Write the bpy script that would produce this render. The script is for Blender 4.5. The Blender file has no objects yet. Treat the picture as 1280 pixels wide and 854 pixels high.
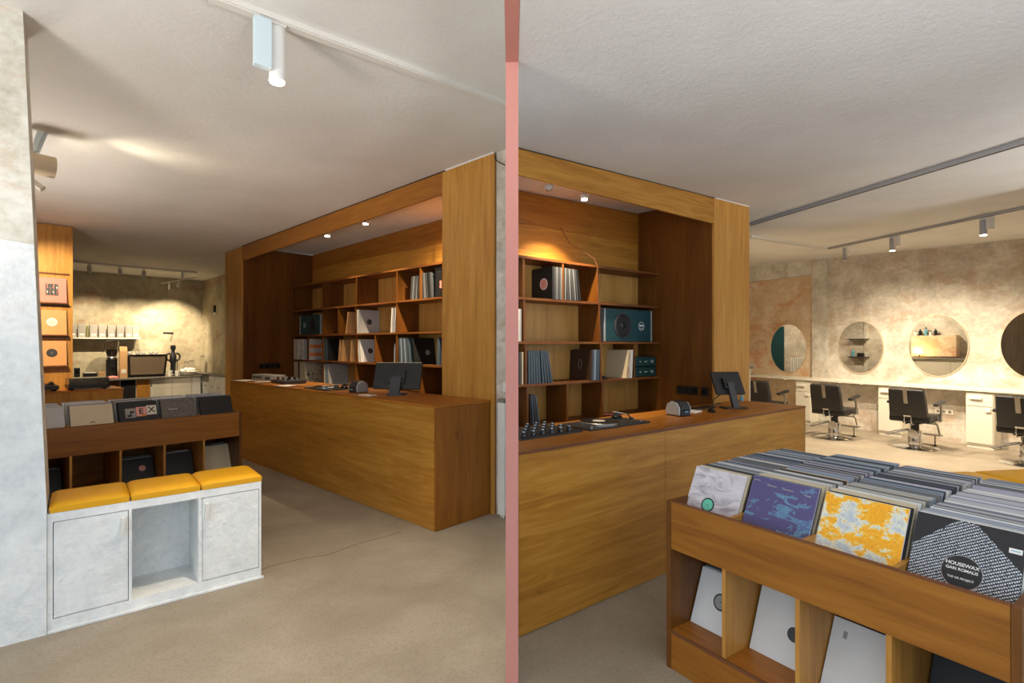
import bpy, bmesh, math, random
from mathutils import Matrix, Vector
R = math.radians
random.seed(7)
sc = bpy.context.scene
col = sc.collection

# ------------------------------------------------------------------ camera, world, exposure
cam_d = bpy.data.cameras.new('camera'); cam = bpy.data.objects.new('camera', cam_d); col.objects.link(cam)
cam.location = (0, 0, 1.66); cam.rotation_euler = (R(90), 0, 0)
cam_d.sensor_width = 36; cam_d.lens = 36 * 655 / 1280
cam_d.shift_y = 3 / 1280
cam_d.clip_start = .05
sc.camera = cam
sc.view_settings.view_transform = 'Standard'; sc.view_settings.look = 'None'
sc.view_settings.gamma = 1; sc.view_settings.use_curve_mapping = False
sc.view_settings.exposure = 1.12
w = bpy.data.worlds.new('world'); sc.world = w; w.use_nodes = True
bg = w.node_tree.nodes['Background']
bg.inputs[0].default_value = (.70, .85, 1.0, 1); bg.inputs[1].default_value = .95

# ------------------------------------------------------------------ frames of the two rooms and their furniture
def frame(x, y, deg, z=0): return Matrix.Translation((x, y, z)) @ Matrix.Rotation(R(deg), 4, 'Z')
FL = frame(-.6732, 4.617, -42.57)       # left shop: x along the counter, y into the shelves
FR = frame(.0361, 2.9546, 37.52)        # right shop: x along the counter, y into the shelves
FB = frame(-2.620, 3.029, 39.4)         # bench
FBL = frame(-3.04, 5.856, 47.43)        # left record bin, origin at its right front corner
FBR = frame(.8053, 2.6913, -55.81)      # right record bin, origin at its left front corner
FW = frame(7.2412, 9.3, -62.57)         # mirror wall, y into the wall
WORLD = Matrix.Identity(4)
def ceil_l(x, y):
    p = FL.inverted() @ Vector((x, y, 0)); return 3.53 + .0178 * p.x
def ceil_r(x, y): return 3.09 + .045 * (y - 3.8)
def cl(x): return 3.53 + .0178 * x       # same in the left frame

# ------------------------------------------------------------------ materials
def lin(c): return tuple(((v/255)/12.92 if v/255 <= .04045 else ((v/255+.055)/1.055)**2.4) for v in c)
def c4(c): return (*lin(c), 1)
MATS = {}
def base(name, rgb=(128,128,128), rough=.5, metal=0., **kw):
    m = bpy.data.materials.new(name); m.use_nodes = True
    b = m.node_tree.nodes['Principled BSDF']
    b.inputs['Base Color'].default_value = c4(rgb); b.inputs['Roughness'].default_value = rough
    b.inputs['Metallic'].default_value = metal
    for k, v in kw.items(): b.inputs[k].default_value = v
    MATS[name] = m
    return m
def N(m, t, **kw):
    n = m.node_tree.nodes.new(t)
    for k, v in kw.items():
        if k.startswith('i_'): n.inputs[k[2:].replace('_', ' ')].default_value = v
        else: setattr(n, k, v)
    return n
def L(m, a, b): m.node_tree.links.new(a, b)
def bsdf(m): return m.node_tree.nodes['Principled BSDF']
def ramp(m, fac, stops, interp='LINEAR'):
    r = N(m, 'ShaderNodeValToRGB'); r.color_ramp.interpolation = interp
    e = r.color_ramp.elements
    while len(e) < len(stops): e.new(.5)
    for el, (p, c) in zip(e, stops): el.position = p; el.color = c4(c)
    L(m, fac, r.inputs[0]); return r.outputs[0]
def coords(m, scale=(1,1,1), rot=(0,0,0), kind='Object', loc=(0,0,0)):
    tc = N(m, 'ShaderNodeTexCoord'); mp = N(m, 'ShaderNodeMapping')
    mp.inputs['Scale'].default_value = scale; mp.inputs['Rotation'].default_value = rot; mp.inputs['Location'].default_value = loc
    L(m, tc.outputs[kind], mp.inputs[0]); return mp.outputs[0]
def noise(m, vec, scale=5, detail=5, rough=.55, dist=0.):
    n = N(m, 'ShaderNodeTexNoise'); n.inputs['Scale'].default_value = scale; n.inputs['Detail'].default_value = detail
    n.inputs['Roughness'].default_value = rough; n.inputs['Distortion'].default_value = dist
    L(m, vec, n.inputs['Vector']); return n.outputs[0]
def mix(m, fac, a, b, mode='MIX'):
    x = N(m, 'ShaderNodeMix', data_type='RGBA', blend_type=mode)
    for s, v in ((x.inputs[0], fac), (x.inputs[6], a), (x.inputs[7], b)):
        if isinstance(v, (int, float)): s.default_value = v
        elif isinstance(v, tuple): s.default_value = c4(v)
        else: L(m, v, s)
    return x.outputs[2]
def math_(m, op, a, b=None, cl_=False):
    x = N(m, 'ShaderNodeMath', operation=op); x.use_clamp = cl_
    for s, v in ((x.inputs[0], a), (x.inputs[1], b)):
        if v is None: continue
        if isinstance(v, (int, float)): s.default_value = v
        else: L(m, v, s)
    return x.outputs[0]
def bump(m, h, strength=.3, dist=.01):
    b = N(m, 'ShaderNodeBump'); b.inputs['Strength'].default_value = strength; b.inputs['Distance'].default_value = dist
    L(m, h, b.inputs['Height']); L(m, b.outputs[0], bsdf(m).inputs['Normal'])
def setcol(m, c): L(m, c, bsdf(m).inputs['Base Color'])

def wood(name, light, mid, dark, axis='x', rough=.42, knots=False):
    m = base(name, mid, rough)
    sc_ = {'x': (.9, 9, 11), 'y': (9, .9, 11), 'z': (10, 10, .8)}[axis]
    v = coords(m, sc_)
    n1 = noise(m, v, 2.0, 7, .6, 1.1)
    n2 = noise(m, coords(m, tuple(s * .22 for s in sc_), loc=(3, 1, 5)), 2.3, 3, .5, .6)
    f = math_(m, 'ADD', math_(m, 'MULTIPLY', n1, .6), math_(m, 'MULTIPLY', n2, .4))
    c = ramp(m, f, [(.30, dark), (.48, mid), (.68, light)])
    if knots:
        vo = N(m, 'ShaderNodeTexVoronoi'); vo.inputs['Scale'].default_value = 5.2
        L(m, coords(m, (1, 1, .6)), vo.inputs['Vector'])
        k = ramp(m, vo.outputs['Distance'], [(.0, (255,)*3), (.10, (160,)*3), (.2, (0,)*3)])
        c = mix(m, math_(m, 'MULTIPLY', k, .55), c, tuple(int(q*.55) for q in dark))
    setcol(m, c); bump(m, n1, .05, .004)
    bsdf(m).inputs['Specular IOR Level'].default_value = .35
    return m
HON = ((194,142,62), (170,116,42), (140,90,28))
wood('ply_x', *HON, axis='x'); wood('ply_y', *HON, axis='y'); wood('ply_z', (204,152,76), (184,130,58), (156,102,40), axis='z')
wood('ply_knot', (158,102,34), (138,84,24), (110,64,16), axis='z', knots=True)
wood('ply_red_x', (166,108,36), (146,90,26), (118,68,18), axis='x'); wood('ply_shaded_z', (122,76,26), (104,61,18), (82,45,12), axis='z'); wood('ply_shelf', (136,84,36), (114,66,26), (90,50,18), axis='x', rough=.5)  # the z and shelf woods are darkened to paint in the shelving's shade
wood('ply_edge', (132,82,46), (112,66,36), (88,50,28), axis='x', rough=.6)
wood('ply_top', (188,122,46), (166,102,32), (136,80,22), axis='x', rough=.38)
wood('ply_pale', (205,160,92), (186,138,70), (158,110,50), axis='z')

def plaster(name, tones, stain, stain_amt, sc_=1., bstr=.35):
    m = base(name, tones[1], .85)
    v = coords(m, (sc_,)*3)
    n1 = noise(m, v, 1.6, 8, .62, .4); n2 = noise(m, v, 11, 6, .6)
    c = ramp(m, math_(m, 'ADD', math_(m, 'MULTIPLY', n1, .72), math_(m, 'MULTIPLY', n2, .28)), [(.36, tones[0]), (.5, tones[1]), (.64, tones[2])])
    if stain_amt:
        s = noise(m, coords(m, (sc_ * .8, sc_ * .8, sc_ * 1.3), loc=(4, 2, 8)), 1.7, 12, .74, .3)
        k = ramp(m, s, [(.52, (0,)*3), (.60, (255,)*3)])
        c = mix(m, math_(m, 'MULTIPLY', k, stain_amt), c, stain)
    setcol(m, c); bump(m, math_(m, 'ADD', n1, math_(m, 'MULTIPLY', n2, .5)), bstr, .02)
    return m
plaster('plaster_white', ((212,215,216), (228,230,229), (240,240,237)), (200,197,190), .2, 2.6, .7)
plaster('plaster_beige', ((172,164,150), (200,192,178), (224,218,206)), (176,142,112), .5, 1.5, .5)
plaster('plaster_cafe', ((150,140,116), (178,168,142), (204,194,168)), (160,120,92), .5, .8)
plaster('plaster_pillar', ((176,168,150), (206,202,190), (226,224,216)), (190,158,128), .35, 1.8)
plaster('plaster_orange', ((196,168,132), (216,192,160), (230,214,190)), (206,140,94), .6, 1.3)
m = base('ceiling_paint', (222,219,214), .85)
v = coords(m); n = noise(m, v, 26, 7, .7); n0 = noise(m, v, 1.1, 4)
setcol(m, ramp(m, n0, [(.3, (216,212,206)), (.7, (228,225,220))])); bump(m, n, .35, .010)
m = base('ceiling_paint_cool', (216,214,212), .8)
v = coords(m); n = noise(m, v, 22, 8, .75); n0 = noise(m, v, 1.1, 4)
setcol(m, ramp(m, n0, [(.3, (208,206,204)), (.7, (222,221,220))])); bump(m, n, .45, .010)
m = base('concrete', (165,146,120), .62)
v = coords(m); n1 = noise(m, v, 1.3, 8, .6, .3); n2 = noise(m, v, 42, 5, .75); n3 = noise(m, v, 120, 2, .5)
c = ramp(m, n1, [(.30, (142,130,112)), (.5, (157,145,127)), (.70, (172,160,142))])
c = mix(m, math_(m, 'MULTIPLY', ramp(m, n2, [(.52, (0,)*3), (.66, (255,)*3)]), .40), c, (122,108,90))
c = mix(m, math_(m, 'MULTIPLY', ramp(m, n3, [(.60, (0,)*3), (.66, (255,)*3)]), .55), c, (84,74,62))
setcol(m, c); bump(m, n2, .12, .004)
base('terracotta_paint', (193,129,117), .8)
base('white_paint', (228,226,220), .5); base('warm_white', (226,220,204), .5); base('grey_metal', (150,150,150), .4, .6)
base('track_white', (222,218,210), .5); base('track_grey', (168,168,170), .45)
base('lamp_white', (236,234,230), .45); base('lamp_beige', (212,192,160), .5); base('lamp_box', (206,222,228), .5)
base('black_plastic', (26,26,28), .42); base('black_gloss', (18,18,20), .18); base('dark_grey', (58,58,62), .5)
base('rubber', (20,20,20), .8); base('chrome', (205,205,208), .14, 1.); base('steel', (170,165,158), .32, 1.)
base('machine_steel', (156,136,114), .38, .35); base('black_leather', (28,27,28), .38); base('paper', (232,230,224), .7); base('teal', (22,66,72), .45); base('teal_dark', (16,58,58), .4)
base('silver_trim', (176,182,184), .35, .5); base('crack_dark', (72,60,46), .9)
base('ceramic', (238,234,224), .25); base('cardboard', (190,148,100), .8); base('tan', (206,160,108), .75)
base('bag_grey', (150,146,138), .6); base('bag_label', (226,222,212), .7); base('coffee', (46,28,18), .7)
base('stone_grey', (132,126,116), .5); base('pink_cloth', (220,130,120), .8); base('olive', (110,108,70), .6)
base('vinyl', (20,20,22), .28); base('gap_black', (12,10,9), .9)
base('mint', (110,206,176), .5); base('green_label', (120,190,150), .6)
base('print_black', (22,20,24), .5); base('print_white', (232,230,226), .6); base('print_cream', (222,214,198), .6)
base('print_orange', (222,128,66), .6); base('print_pink', (226,160,146), .6); base('print_grey', (150,148,144), .6)
base('orange_sleeve', (222,158,98), .6); base('pink_sleeve', (216,132,118), .6)
base('glass', (250,250,250), .03, **{'Transmission Weight': 1., 'IOR': 1.45})
base('glass_smoke', (150,150,150), .06, **{'Transmission Weight': .85, 'IOR': 1.3})
base('mirror', (236,236,232), .015, 1.)
base('blue_bottle', (110,170,190), .3)
m = base('yellow_leather', (226,164,4), .45)
n = noise(m, coords(m), 160, 3); bump(m, n, .12, .002)
def emit(name, rgb, s):
    m = base(name, rgb, .5); b = bsdf(m); b.inputs['Emission Color'].default_value = c4(rgb); b.inputs['Emission Strength'].default_value = s; return m
emit('bulb', (255,238,205), 14); emit('led', (255,214,150), 9); emit('flame', (255,196,96), 12)
for nm, rgb in dict(white=(228,226,222), pale_grey=(190,190,190), blue_grey=(142,156,172), mid_grey=(112,112,112), dark_grey=(64,66,70), black=(26,26,28),
                    beige=(216,200,168), lilac=(176,172,190), slate=(72,86,98), tan=(206,160,108), brown=(62,40,26)).items():
    m = base('sleeve_' + nm, rgb, .5)
    n = noise(m, coords(m, kind='Object'), 9, 3)
    setcol(m, mix(m, math_(m, 'MULTIPLY', n, .25), rgb, tuple(int(q * .72) for q in rgb)))
# cover prints (flat artwork, local x across the sleeve, z up it)
m = base('cover_eye', (206,198,202), .45)
n = noise(m, coords(m, (5, 5, 9)), 1.4, 5, .55, 1.8)
setcol(m, ramp(m, n, [(.3, (150,138,146)), (.5, (206,198,202)), (.7, (228,222,224))]))
m = base('cover_purple', (86,78,126), .5)
n = noise(m, coords(m, (5, 5, 9), rot=(0, .6, 0), loc=(1.7, 0, .4)), 1.7, 4, .6, 1.6)
setcol(m, ramp(m, n, [(.56, (84,76,122)), (.60, (104,150,176)), (.66, (80,90,142)), (.74, (112,180,192))]))
m = base('cover_map', (244,170,20), .5)
n = noise(m, coords(m, (9, 9, 12), loc=(5, 0, 2)), 1.2, 9, .68)
n2 = noise(m, coords(m, (60, 60, 60)), 3, 4)
c = ramp(m, n, [(.46, (248,172,14)), (.50, (252,196,60)), (.53, (226,226,206)), (.62, (190,196,206))])
setcol(m, mix(m, math_(m, 'MULTIPLY', ramp(m, n2, [(.58, (0,)*3), (.64, (255,)*3)]), .5), c, (150,120,60)))
m = base('cover_letters', (22,22,28), .4)      # rows of tiny white glyphs inside a diamond field
tc = N(m, 'ShaderNodeTexCoord'); sp = N(m, 'ShaderNodeSeparateXYZ'); L(m, tc.outputs['Object'], sp.inputs[0])
vr = coords(m, (1, 1, 1), rot=(0, R(33), 0)); sr = N(m, 'ShaderNodeSeparateXYZ'); L(m, vr, sr.inputs[0])
rows = math_(m, 'FRACT', math_(m, 'MULTIPLY', sr.outputs[2], 105.)); cols = math_(m, 'FRACT', math_(m, 'MULTIPLY', sr.outputs[0], 150.))
g = math_(m, 'MULTIPLY', math_(m, 'GREATER_THAN', rows, .42), math_(m, 'GREATER_THAN', cols, .30))
gn = noise(m, coords(m), 260, 1); g = math_(m, 'MULTIPLY', g, math_(m, 'GREATER_THAN', gn, .43))
d1 = math_(m, 'ADD', sp.outputs[2], math_(m, 'MULTIPLY', math_(m, 'ABSOLUTE', math_(m, 'SUBTRACT', sp.outputs[0], -.005)), 1.0))
g = math_(m, 'MULTIPLY', g, math_(m, 'LESS_THAN', d1, .33))
setcol(m, mix(m, g, (22,22,30), (206,212,222)))
m = base('cover_speckle', (92,86,78), .6); n = noise(m, coords(m), 140, 3); setcol(m, ramp(m, n, [(.35, (64,58,52)), (.65, (130,124,114))]))
m = base('cover_dots', (216,210,194), .6)
vo = N(m, 'ShaderNodeTexVoronoi'); vo.inputs['Scale'].default_value = 34; vo.inputs['Randomness'].default_value = .25; L(m, coords(m), vo.inputs['Vector'])
setcol(m, ramp(m, vo.outputs['Distance'], [(.30, (36,32,30)), (.36, (216,210,194))], 'CONSTANT'))
m = base('cover_sketch', (214,206,180), .6); n = noise(m, coords(m, (6, 6, 6)), 1.5, 4, .5, 2.4)
setcol(m, ramp(m, n, [(.36, (52,46,40)), (.40, (214,206,180)), (.60, (214,206,180)), (.63, (120,108,84))]))
m = base('cover_marble', (222,206,190), .6); n = noise(m, coords(m, (10, 10, 10)), 2, 6, .6, 1.6)
setcol(m, ramp(m, n, [(.44, (190,110,80)), (.5, (228,214,198))]))

# ------------------------------------------------------------------ mesh helpers
class MB:
    def __init__(s): s.v = []; s.f = []; s.mi = []; s.cur = 0; s.M = None
    def add(s, vs, fs):
        o = len(s.v); s.v += [tuple(s.M @ Vector(p)) if s.M else tuple(p) for p in vs]
        s.f += [tuple(i + o for i in f) for f in fs]; s.mi += [s.cur] * len(fs); return s
    def hexa(s, b, t):  # b, t: 4 corners counter-clockwise seen from above
        return s.add(list(b) + list(t), [(3,2,1,0), (4,5,6,7), (0,1,5,4), (1,2,6,5), (2,3,7,6), (3,0,4,7)])
    def box(s, x0, x1, y0, y1, z0, z1):
        return s.hexa([(x0,y0,z0),(x1,y0,z0),(x1,y1,z0),(x0,y1,z0)], [(x0,y0,z1),(x1,y0,z1),(x1,y1,z1),(x0,y1,z1)])
    def prism(s, poly, z0, z1):
        n = len(poly); g = lambda z, p: z(*p) if callable(z) else z
        return s.add([(x, y, g(z0,(x,y))) for x, y in poly] + [(x, y, g(z1,(x,y))) for x, y in poly],
                     [tuple(range(n))[::-1], tuple(range(n, 2*n))] + [(i, (i+1) % n, n + (i+1) % n, n + i) for i in range(n)])
    def cyl(s, p, q, r, r2=None, n=16, caps=True):
        p, q = Vector(p), Vector(q); r2 = r if r2 is None else r2
        d = (q - p).normalized(); a = d.orthogonal().normalized(); b = d.cross(a)
        vs = []
        for c, rr in ((p, r), (q, r2)):
            vs += [c + (a * math.cos(2*math.pi*i/n) + b * math.sin(2*math.pi*i/n)) * rr for i in range(n)]
        fs = [(i, (i+1) % n, n + (i+1) % n, n + i) for i in range(n)]
        if caps: fs += [tuple(range(n))[::-1], tuple(range(n, 2*n))]
        return s.add(vs, fs)
    def tube(s, pts, r, n=8):
        pts = [Vector(p) for p in pts]; vs = []; fs = []
        a = None
        for i, p in enumerate(pts):
            d = (pts[min(i+1, len(pts)-1)] - pts[max(i-1, 0)]).normalized()
            a = d.orthogonal().normalized() if a is None else (a - d * a.dot(d)).normalized()
            b = d.cross(a)
            vs += [p + (a * math.cos(2*math.pi*k/n) + b * math.sin(2*math.pi*k/n)) * r for k in range(n)]
        for i in range(len(pts)-1):
            fs += [(i*n+k, i*n+(k+1) % n, (i+1)*n+(k+1) % n, (i+1)*n+k) for k in range(n)]
        fs += [tuple(range(n))[::-1], tuple(range((len(pts)-1)*n, len(pts)*n))]
        return s.add(vs, fs)
    def lathe(s, prof, n=24, c=(0,0,0), caps=True):
        vs = []; fs = []
        for r, z in prof:
            vs += [(c[0] + r*math.cos(2*math.pi*k/n), c[1] + r*math.sin(2*math.pi*k/n), c[2] + z) for k in range(n)]
        for i in range(len(prof)-1):
            fs += [(i*n+k, i*n+(k+1) % n, (i+1)*n+(k+1) % n, (i+1)*n+k) for k in range(n)]
        if caps: fs += [tuple(range(n))[::-1], tuple(range((len(prof)-1)*n, len(prof)*n))]
        return s.add(vs, fs)
    def mesh(s, name, mats, bevel=0, smooth=False, seg=2, sub=0):
        me = bpy.data.meshes.new(name); me.from_pydata(s.v, [], s.f)
        for mm in ([mats] if isinstance(mats, str) else mats): me.materials.append(MATS[mm])
        for p, i in zip(me.polygons, s.mi): p.material_index = i
        bm = bmesh.new(); bm.from_mesh(me)
        if bevel: bmesh.ops.bevel(bm, geom=bm.edges[:], offset=bevel, segments=seg, affect='EDGES', profile=.5)
        bmesh.ops.recalc_face_normals(bm, faces=bm.faces[:])
        bm.to_mesh(me); bm.free()
        if smooth:
            for p in me.polygons: p.use_smooth = True
            try: me.set_sharp_from_angle(angle=R(38))
            except Exception: pass
        return me
    def obj(s, name, mats, parent=None, fr=None, **kw):
        o = bpy.data.objects.new(name, s.mesh(name, mats, **kw)); col.objects.link(o)
        if parent is not None: o.parent = parent
        if fr is not None: o.matrix_world = fr
        return o
def link(name, me, parent=None, m=None):
    o = bpy.data.objects.new(name, me); col.objects.link(o)
    if parent is not None: o.parent = parent
    if m is not None:
        if parent is not None: o.matrix_local = m
        else: o.matrix_world = m
    return o
def tag(o, label=None, cat=None, group=None, kind=None):
    for k, v in (('label', label), ('category', cat), ('group', group), ('kind', kind)):
        if v: o[k] = v
    return o
def thing(name, label, cat, fr, group=None):
    o = bpy.data.objects.new(name, None); col.objects.link(o); o.empty_display_size = .1; o.matrix_world = fr
    return tag(o, label, cat, group)
def T(x, y, z=0, rz=0): return Matrix.Translation((x, y, z)) @ Matrix.Rotation(R(rz), 4, 'Z')
def box(name, mat, parent, x0, x1, y0, y1, z0, z1, bevel=0, **kw): return MB().box(x0,x1,y0,y1,z0,z1).obj(name, mat, parent, bevel=bevel, **kw)
def struct(o): o['kind'] = 'structure'; return o
def kids(o): return [c for c in bpy.data.objects if c.parent == o]
def copy_tree(o, m, label=None):
    c = o.copy(); col.objects.link(c); c.matrix_world = m
    if label: c['label'] = label
    for ch in kids(o):
        d = ch.copy(); col.objects.link(d); d.parent = c
        for g in kids(ch):
            e = g.copy(); col.objects.link(e); e.parent = d
    return c
def text_mesh(name, body, size, mat, depth=.0006, align='CENTER'):
    cu = bpy.data.curves.new(name, 'FONT'); cu.body = body; cu.size = size; cu.align_x = align; cu.align_y = 'CENTER'; cu.extrude = depth; cu.offset = size*.018
    o = bpy.data.objects.new(name, cu); col.objects.link(o)
    dg = bpy.context.evaluated_depsgraph_get(); me = bpy.data.meshes.new_from_object(o.evaluated_get(dg))
    bpy.data.objects.remove(o); bpy.data.curves.remove(cu)
    me.materials.clear(); me.materials.append(MATS[mat]); return me
FACE = Matrix.Rotation(R(90), 4, 'X')     # text lying in xy -> standing, facing -y
def lamp(name, parent, loc, target, energy, size=.04, angle=60, blend=.5, color=(1,.80,.55)):
    d = bpy.data.lights.new(name, 'SPOT'); d.energy = energy; d.spot_size = R(angle); d.spot_blend = blend; d.shadow_soft_size = size; d.color = color
    o = bpy.data.objects.new(name, d); col.objects.link(o); o.parent = parent
    o.matrix_local = Matrix.Translation(loc) @ (Vector(target) - Vector(loc)).to_track_quat('-Z', 'Y').to_matrix().to_4x4()
    return o

# ------------------------------------------------------------------ the setting
f = MB().box(-19, 13, -2.2, 18, -.12, 0).obj('floor', 'concrete'); struct(f)
cr = [(-1.95,3.72),(-1.78,3.93),(-1.62,4.05),(-1.45,4.12),(-1.27,4.36),(-1.1,4.5),(-.98,4.62)]
q = MB()
for (x0,y0),(x1,y1) in zip(cr, cr[1:]):
    q.box(min(x0,x1),max(x0,x1),0,0,0,0) if 0 else q.hexa([(x0-.003,y0,.0003),(x0+.003,y0,.0003),(x1+.003,y1,.0003),(x1-.003,y1,.0003)], [(x0-.003,y0,.0012),(x0+.003,y0,.0012),(x1+.003,y1,.0012),(x1-.003,y1,.0012)])
q.obj('crack', 'crack_dark', f)
PL = [(-19,-2.2),(-.031,-2.2),(-.031,5.25),(.95,6.0),(.95,8.4),(-.05,13),(-4,18),(-19,18)]
struct(MB().prism(PL, ceil_l, lambda x, y: ceil_l(x, y) + .12).obj('ceiling', 'ceiling_paint'))
PR = [(.031,-2.2),(13,-2.2),(13,18),(.02,18),(.02,13),(1.0,8.5),(1.0,5.95),(.031,5.2)]
struct(MB().prism(PR, ceil_r, lambda x, y: ceil_r(x, y) + .12).obj('ceiling', 'ceiling_paint_cool'))
struct(MB().box(-.031, .031, 2.60, 5.2, 0, 3.75).obj('wall_partition', 'plaster_white'))
struct(MB().box(-.031, .031, 2.55, 2.60, 0, 3.75).obj('trim_1', 'terracotta_paint'))
struct(MB().prism([(-.02,-2.2),(.02,-2.2),(.031,2.55),(-.031,2.55)], lambda x, y: ceil_r(x, y) - .002, 3.75).obj('trim_2', 'terracotta_paint'))   # dropped edge between the two ceilings
# left: pilaster flush with the bench, long wall behind it, cafe walls, wall strip beside the wooden column
q = MB(); zc = 3.60
q.hexa([(-1.7,0,0),(-.0515,0,0),(-.0515,.34,0),(-1.7,.34,0)], [(-1.7,0,.72),(-.0515,0,.72),(-.0515,.34,.72),(-1.7,.34,.72)]); q.hexa([(-1.7,0,.72),(-.0515,0,.72),(-.0515,.34,.72),(-1.7,.34,.72)], [(-1.7,0,zc),(-.155,0,zc),(-.155,.34,zc),(-1.7,.34,zc)])
struct(q.obj('wall_left', 'plaster_pillar', fr=FB))
xe = -.0515-.1035*(2.22-.72)/(zc-.72)
q = MB(); q.add([(-.9,-.012,0),(-.0515,-.012,0),(-.0515,-.012,.72),(xe,-.012,2.22),(-.9,-.012,2.30),(-.9,-.0005,0),(-.0515,-.0005,0),(-.0515,-.0005,.72),(xe,-.0005,2.22),(-.9,-.0005,2.30)], [(0,1,2,3,4),(9,8,7,6,5),(0,5,6,1),(1,6,7,2),(2,7,8,3),(3,8,9,4),(4,9,5,0)]); struct(q.obj('trim_3', 'plaster_white', fr=FB))
struct(MB().box(-12.2, -1.2, -3.5, -3.4, 0, 3.6).obj('wall_side', 'plaster_cafe', fr=FL))
struct(MB().box(-11.85, -11.7, -3.4, 1.85, 0, 3.45).obj('wall_back', 'plaster_cafe', fr=FL))
struct(MB().box(-11.7, -7.1, 1.7, 1.85, 0, 3.5).obj('wall_right', 'plaster_cafe', fr=FL))
struct(MB().prism([(.045,.72),(.208,.72),(.115,.80),(.045,.80)], 0, lambda x, y: cl(x)-.002).obj('wall_end', 'plaster_beige', fr=FL))
# right: mirror wall with pillar and recessed bay, wall opposite the mirrors, outer wall
struct(MB().box(-1.64, 3.2, 0, .15, 0, 3.5).obj('wall_mirrors', 'plaster_beige', fr=FW))
struct(MB().box(-1.95, -1.64, -.05, .15, 0, 3.5).obj('trim_4', 'plaster_pillar', fr=FW))
struct(MB().box(-7.2, -1.95, .06, .2, 0, 3.12).obj('wall_bay', 'plaster_orange', fr=FW))
struct(MB().box(-7.2, -1.95, -.06, .2, 3.12, 3.6).obj('trim_5', 'plaster_pillar', fr=FW))
struct(MB().box(-7.3, -7.2, -4.3, .2, 0, 3.6).obj('wall_bay_end', 'plaster_beige', fr=FW))
struct(MB().box(-7.2, -.5, -4.3, -4.2, 0, 3.6).obj('wall_opposite', 'plaster_beige', fr=FW))
struct(MB().box(3.2, 3.3, -4.2, .15, 0, 3.5).obj('wall_outer', 'plaster_beige', fr=FW))

# ------------------------------------------------------------------ LEFT SHOP: counter, wooden portal, shelving
HL = 1.112
t = thing('bar_counter', 'long honey-stained plywood counter behind the white bench, carrying a monitor', 'counter', FL)
box('body', 'ply_red_x', t, -4.80, -.03, .025, .66, 0, HL-.026)
box('front_panel', 'ply_x', t, -2.434, -.021, 0, .022, .004, HL-.024, .001)
box('front_panel', 'ply_x', t, -4.85, -2.440, 0, .022, .004, HL-.024, .001)
box('end_panel', 'ply_knot', t, -.019, 0, 0, .676, .004, HL-.024, .001)
box('countertop', 'ply_top', t, -4.85, .002, -.002, .68, HL-.022, HL, .002)
t = thing('wooden_portal', 'wooden portal with wide column and narrow post over the counter with the monitor', 'portal', FL)
def pier(t, x0, x1, y0, y1, z1, edge, mats=('ply_z', 'ply_shaded_z')):
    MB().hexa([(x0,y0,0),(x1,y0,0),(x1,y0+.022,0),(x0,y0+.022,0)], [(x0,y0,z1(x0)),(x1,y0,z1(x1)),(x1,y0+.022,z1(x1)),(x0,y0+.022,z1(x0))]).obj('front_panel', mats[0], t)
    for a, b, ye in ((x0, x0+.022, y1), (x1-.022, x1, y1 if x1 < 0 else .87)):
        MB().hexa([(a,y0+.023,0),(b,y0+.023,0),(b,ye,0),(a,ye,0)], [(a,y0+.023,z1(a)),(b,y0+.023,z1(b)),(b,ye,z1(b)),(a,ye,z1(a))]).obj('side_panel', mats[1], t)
zl = lambda x: cl(x) - .016
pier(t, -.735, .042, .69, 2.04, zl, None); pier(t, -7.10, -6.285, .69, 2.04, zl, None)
x0, x1 = -6.284, -.736
MB().hexa([(x0,.692,3.147),(x1,.692,3.266),(x1,.714,3.266),(x0,.714,3.147)], [(x0,.692,zl(x0)),(x1,.692,zl(x1)),(x1,.714,zl(x1)),(x0,.714,zl(x0))]).obj('header_panel', 'ply_red_x', t)
MB().hexa([(x0,.716,3.160),(x1,.716,3.279),(x1,.730,3.279),(x0,.730,3.160)], [(x0,.716,zl(x0)),(x1,.716,zl(x1)),(x1,.730,zl(x1)),(x0,.730,zl(x0))]).obj('header_edge', 'ply_edge', t)
MB().hexa([(-.68,.684,zl(-.68)),(.045,.684,zl(.04)),(.045,.70,zl(.04)),(-.68,.70,zl(-.68))], [(-.68,.684,cl(-.68)-.001),(.045,.684,cl(.04)-.001),(.045,.70,cl(.04)-.001),(-.68,.70,cl(-.68)-.001)]).obj('cover_strip', 'white_paint', t)
MB().hexa([(x0,.694,zl(x0)),(-.70,.694,zl(-.7)),(-.70,.71,zl(-.7)),(x0,.71,zl(x0))], [(x0,.694,cl(x0)-.001),(-.70,.694,cl(-.7)-.001),(-.70,.71,cl(-.7)-.001),(x0,.71,cl(x0)-.001)]).obj('shade_strip', 'gap_black', t)  # solid black strip paints the shade of the joint under the ceiling

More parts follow.
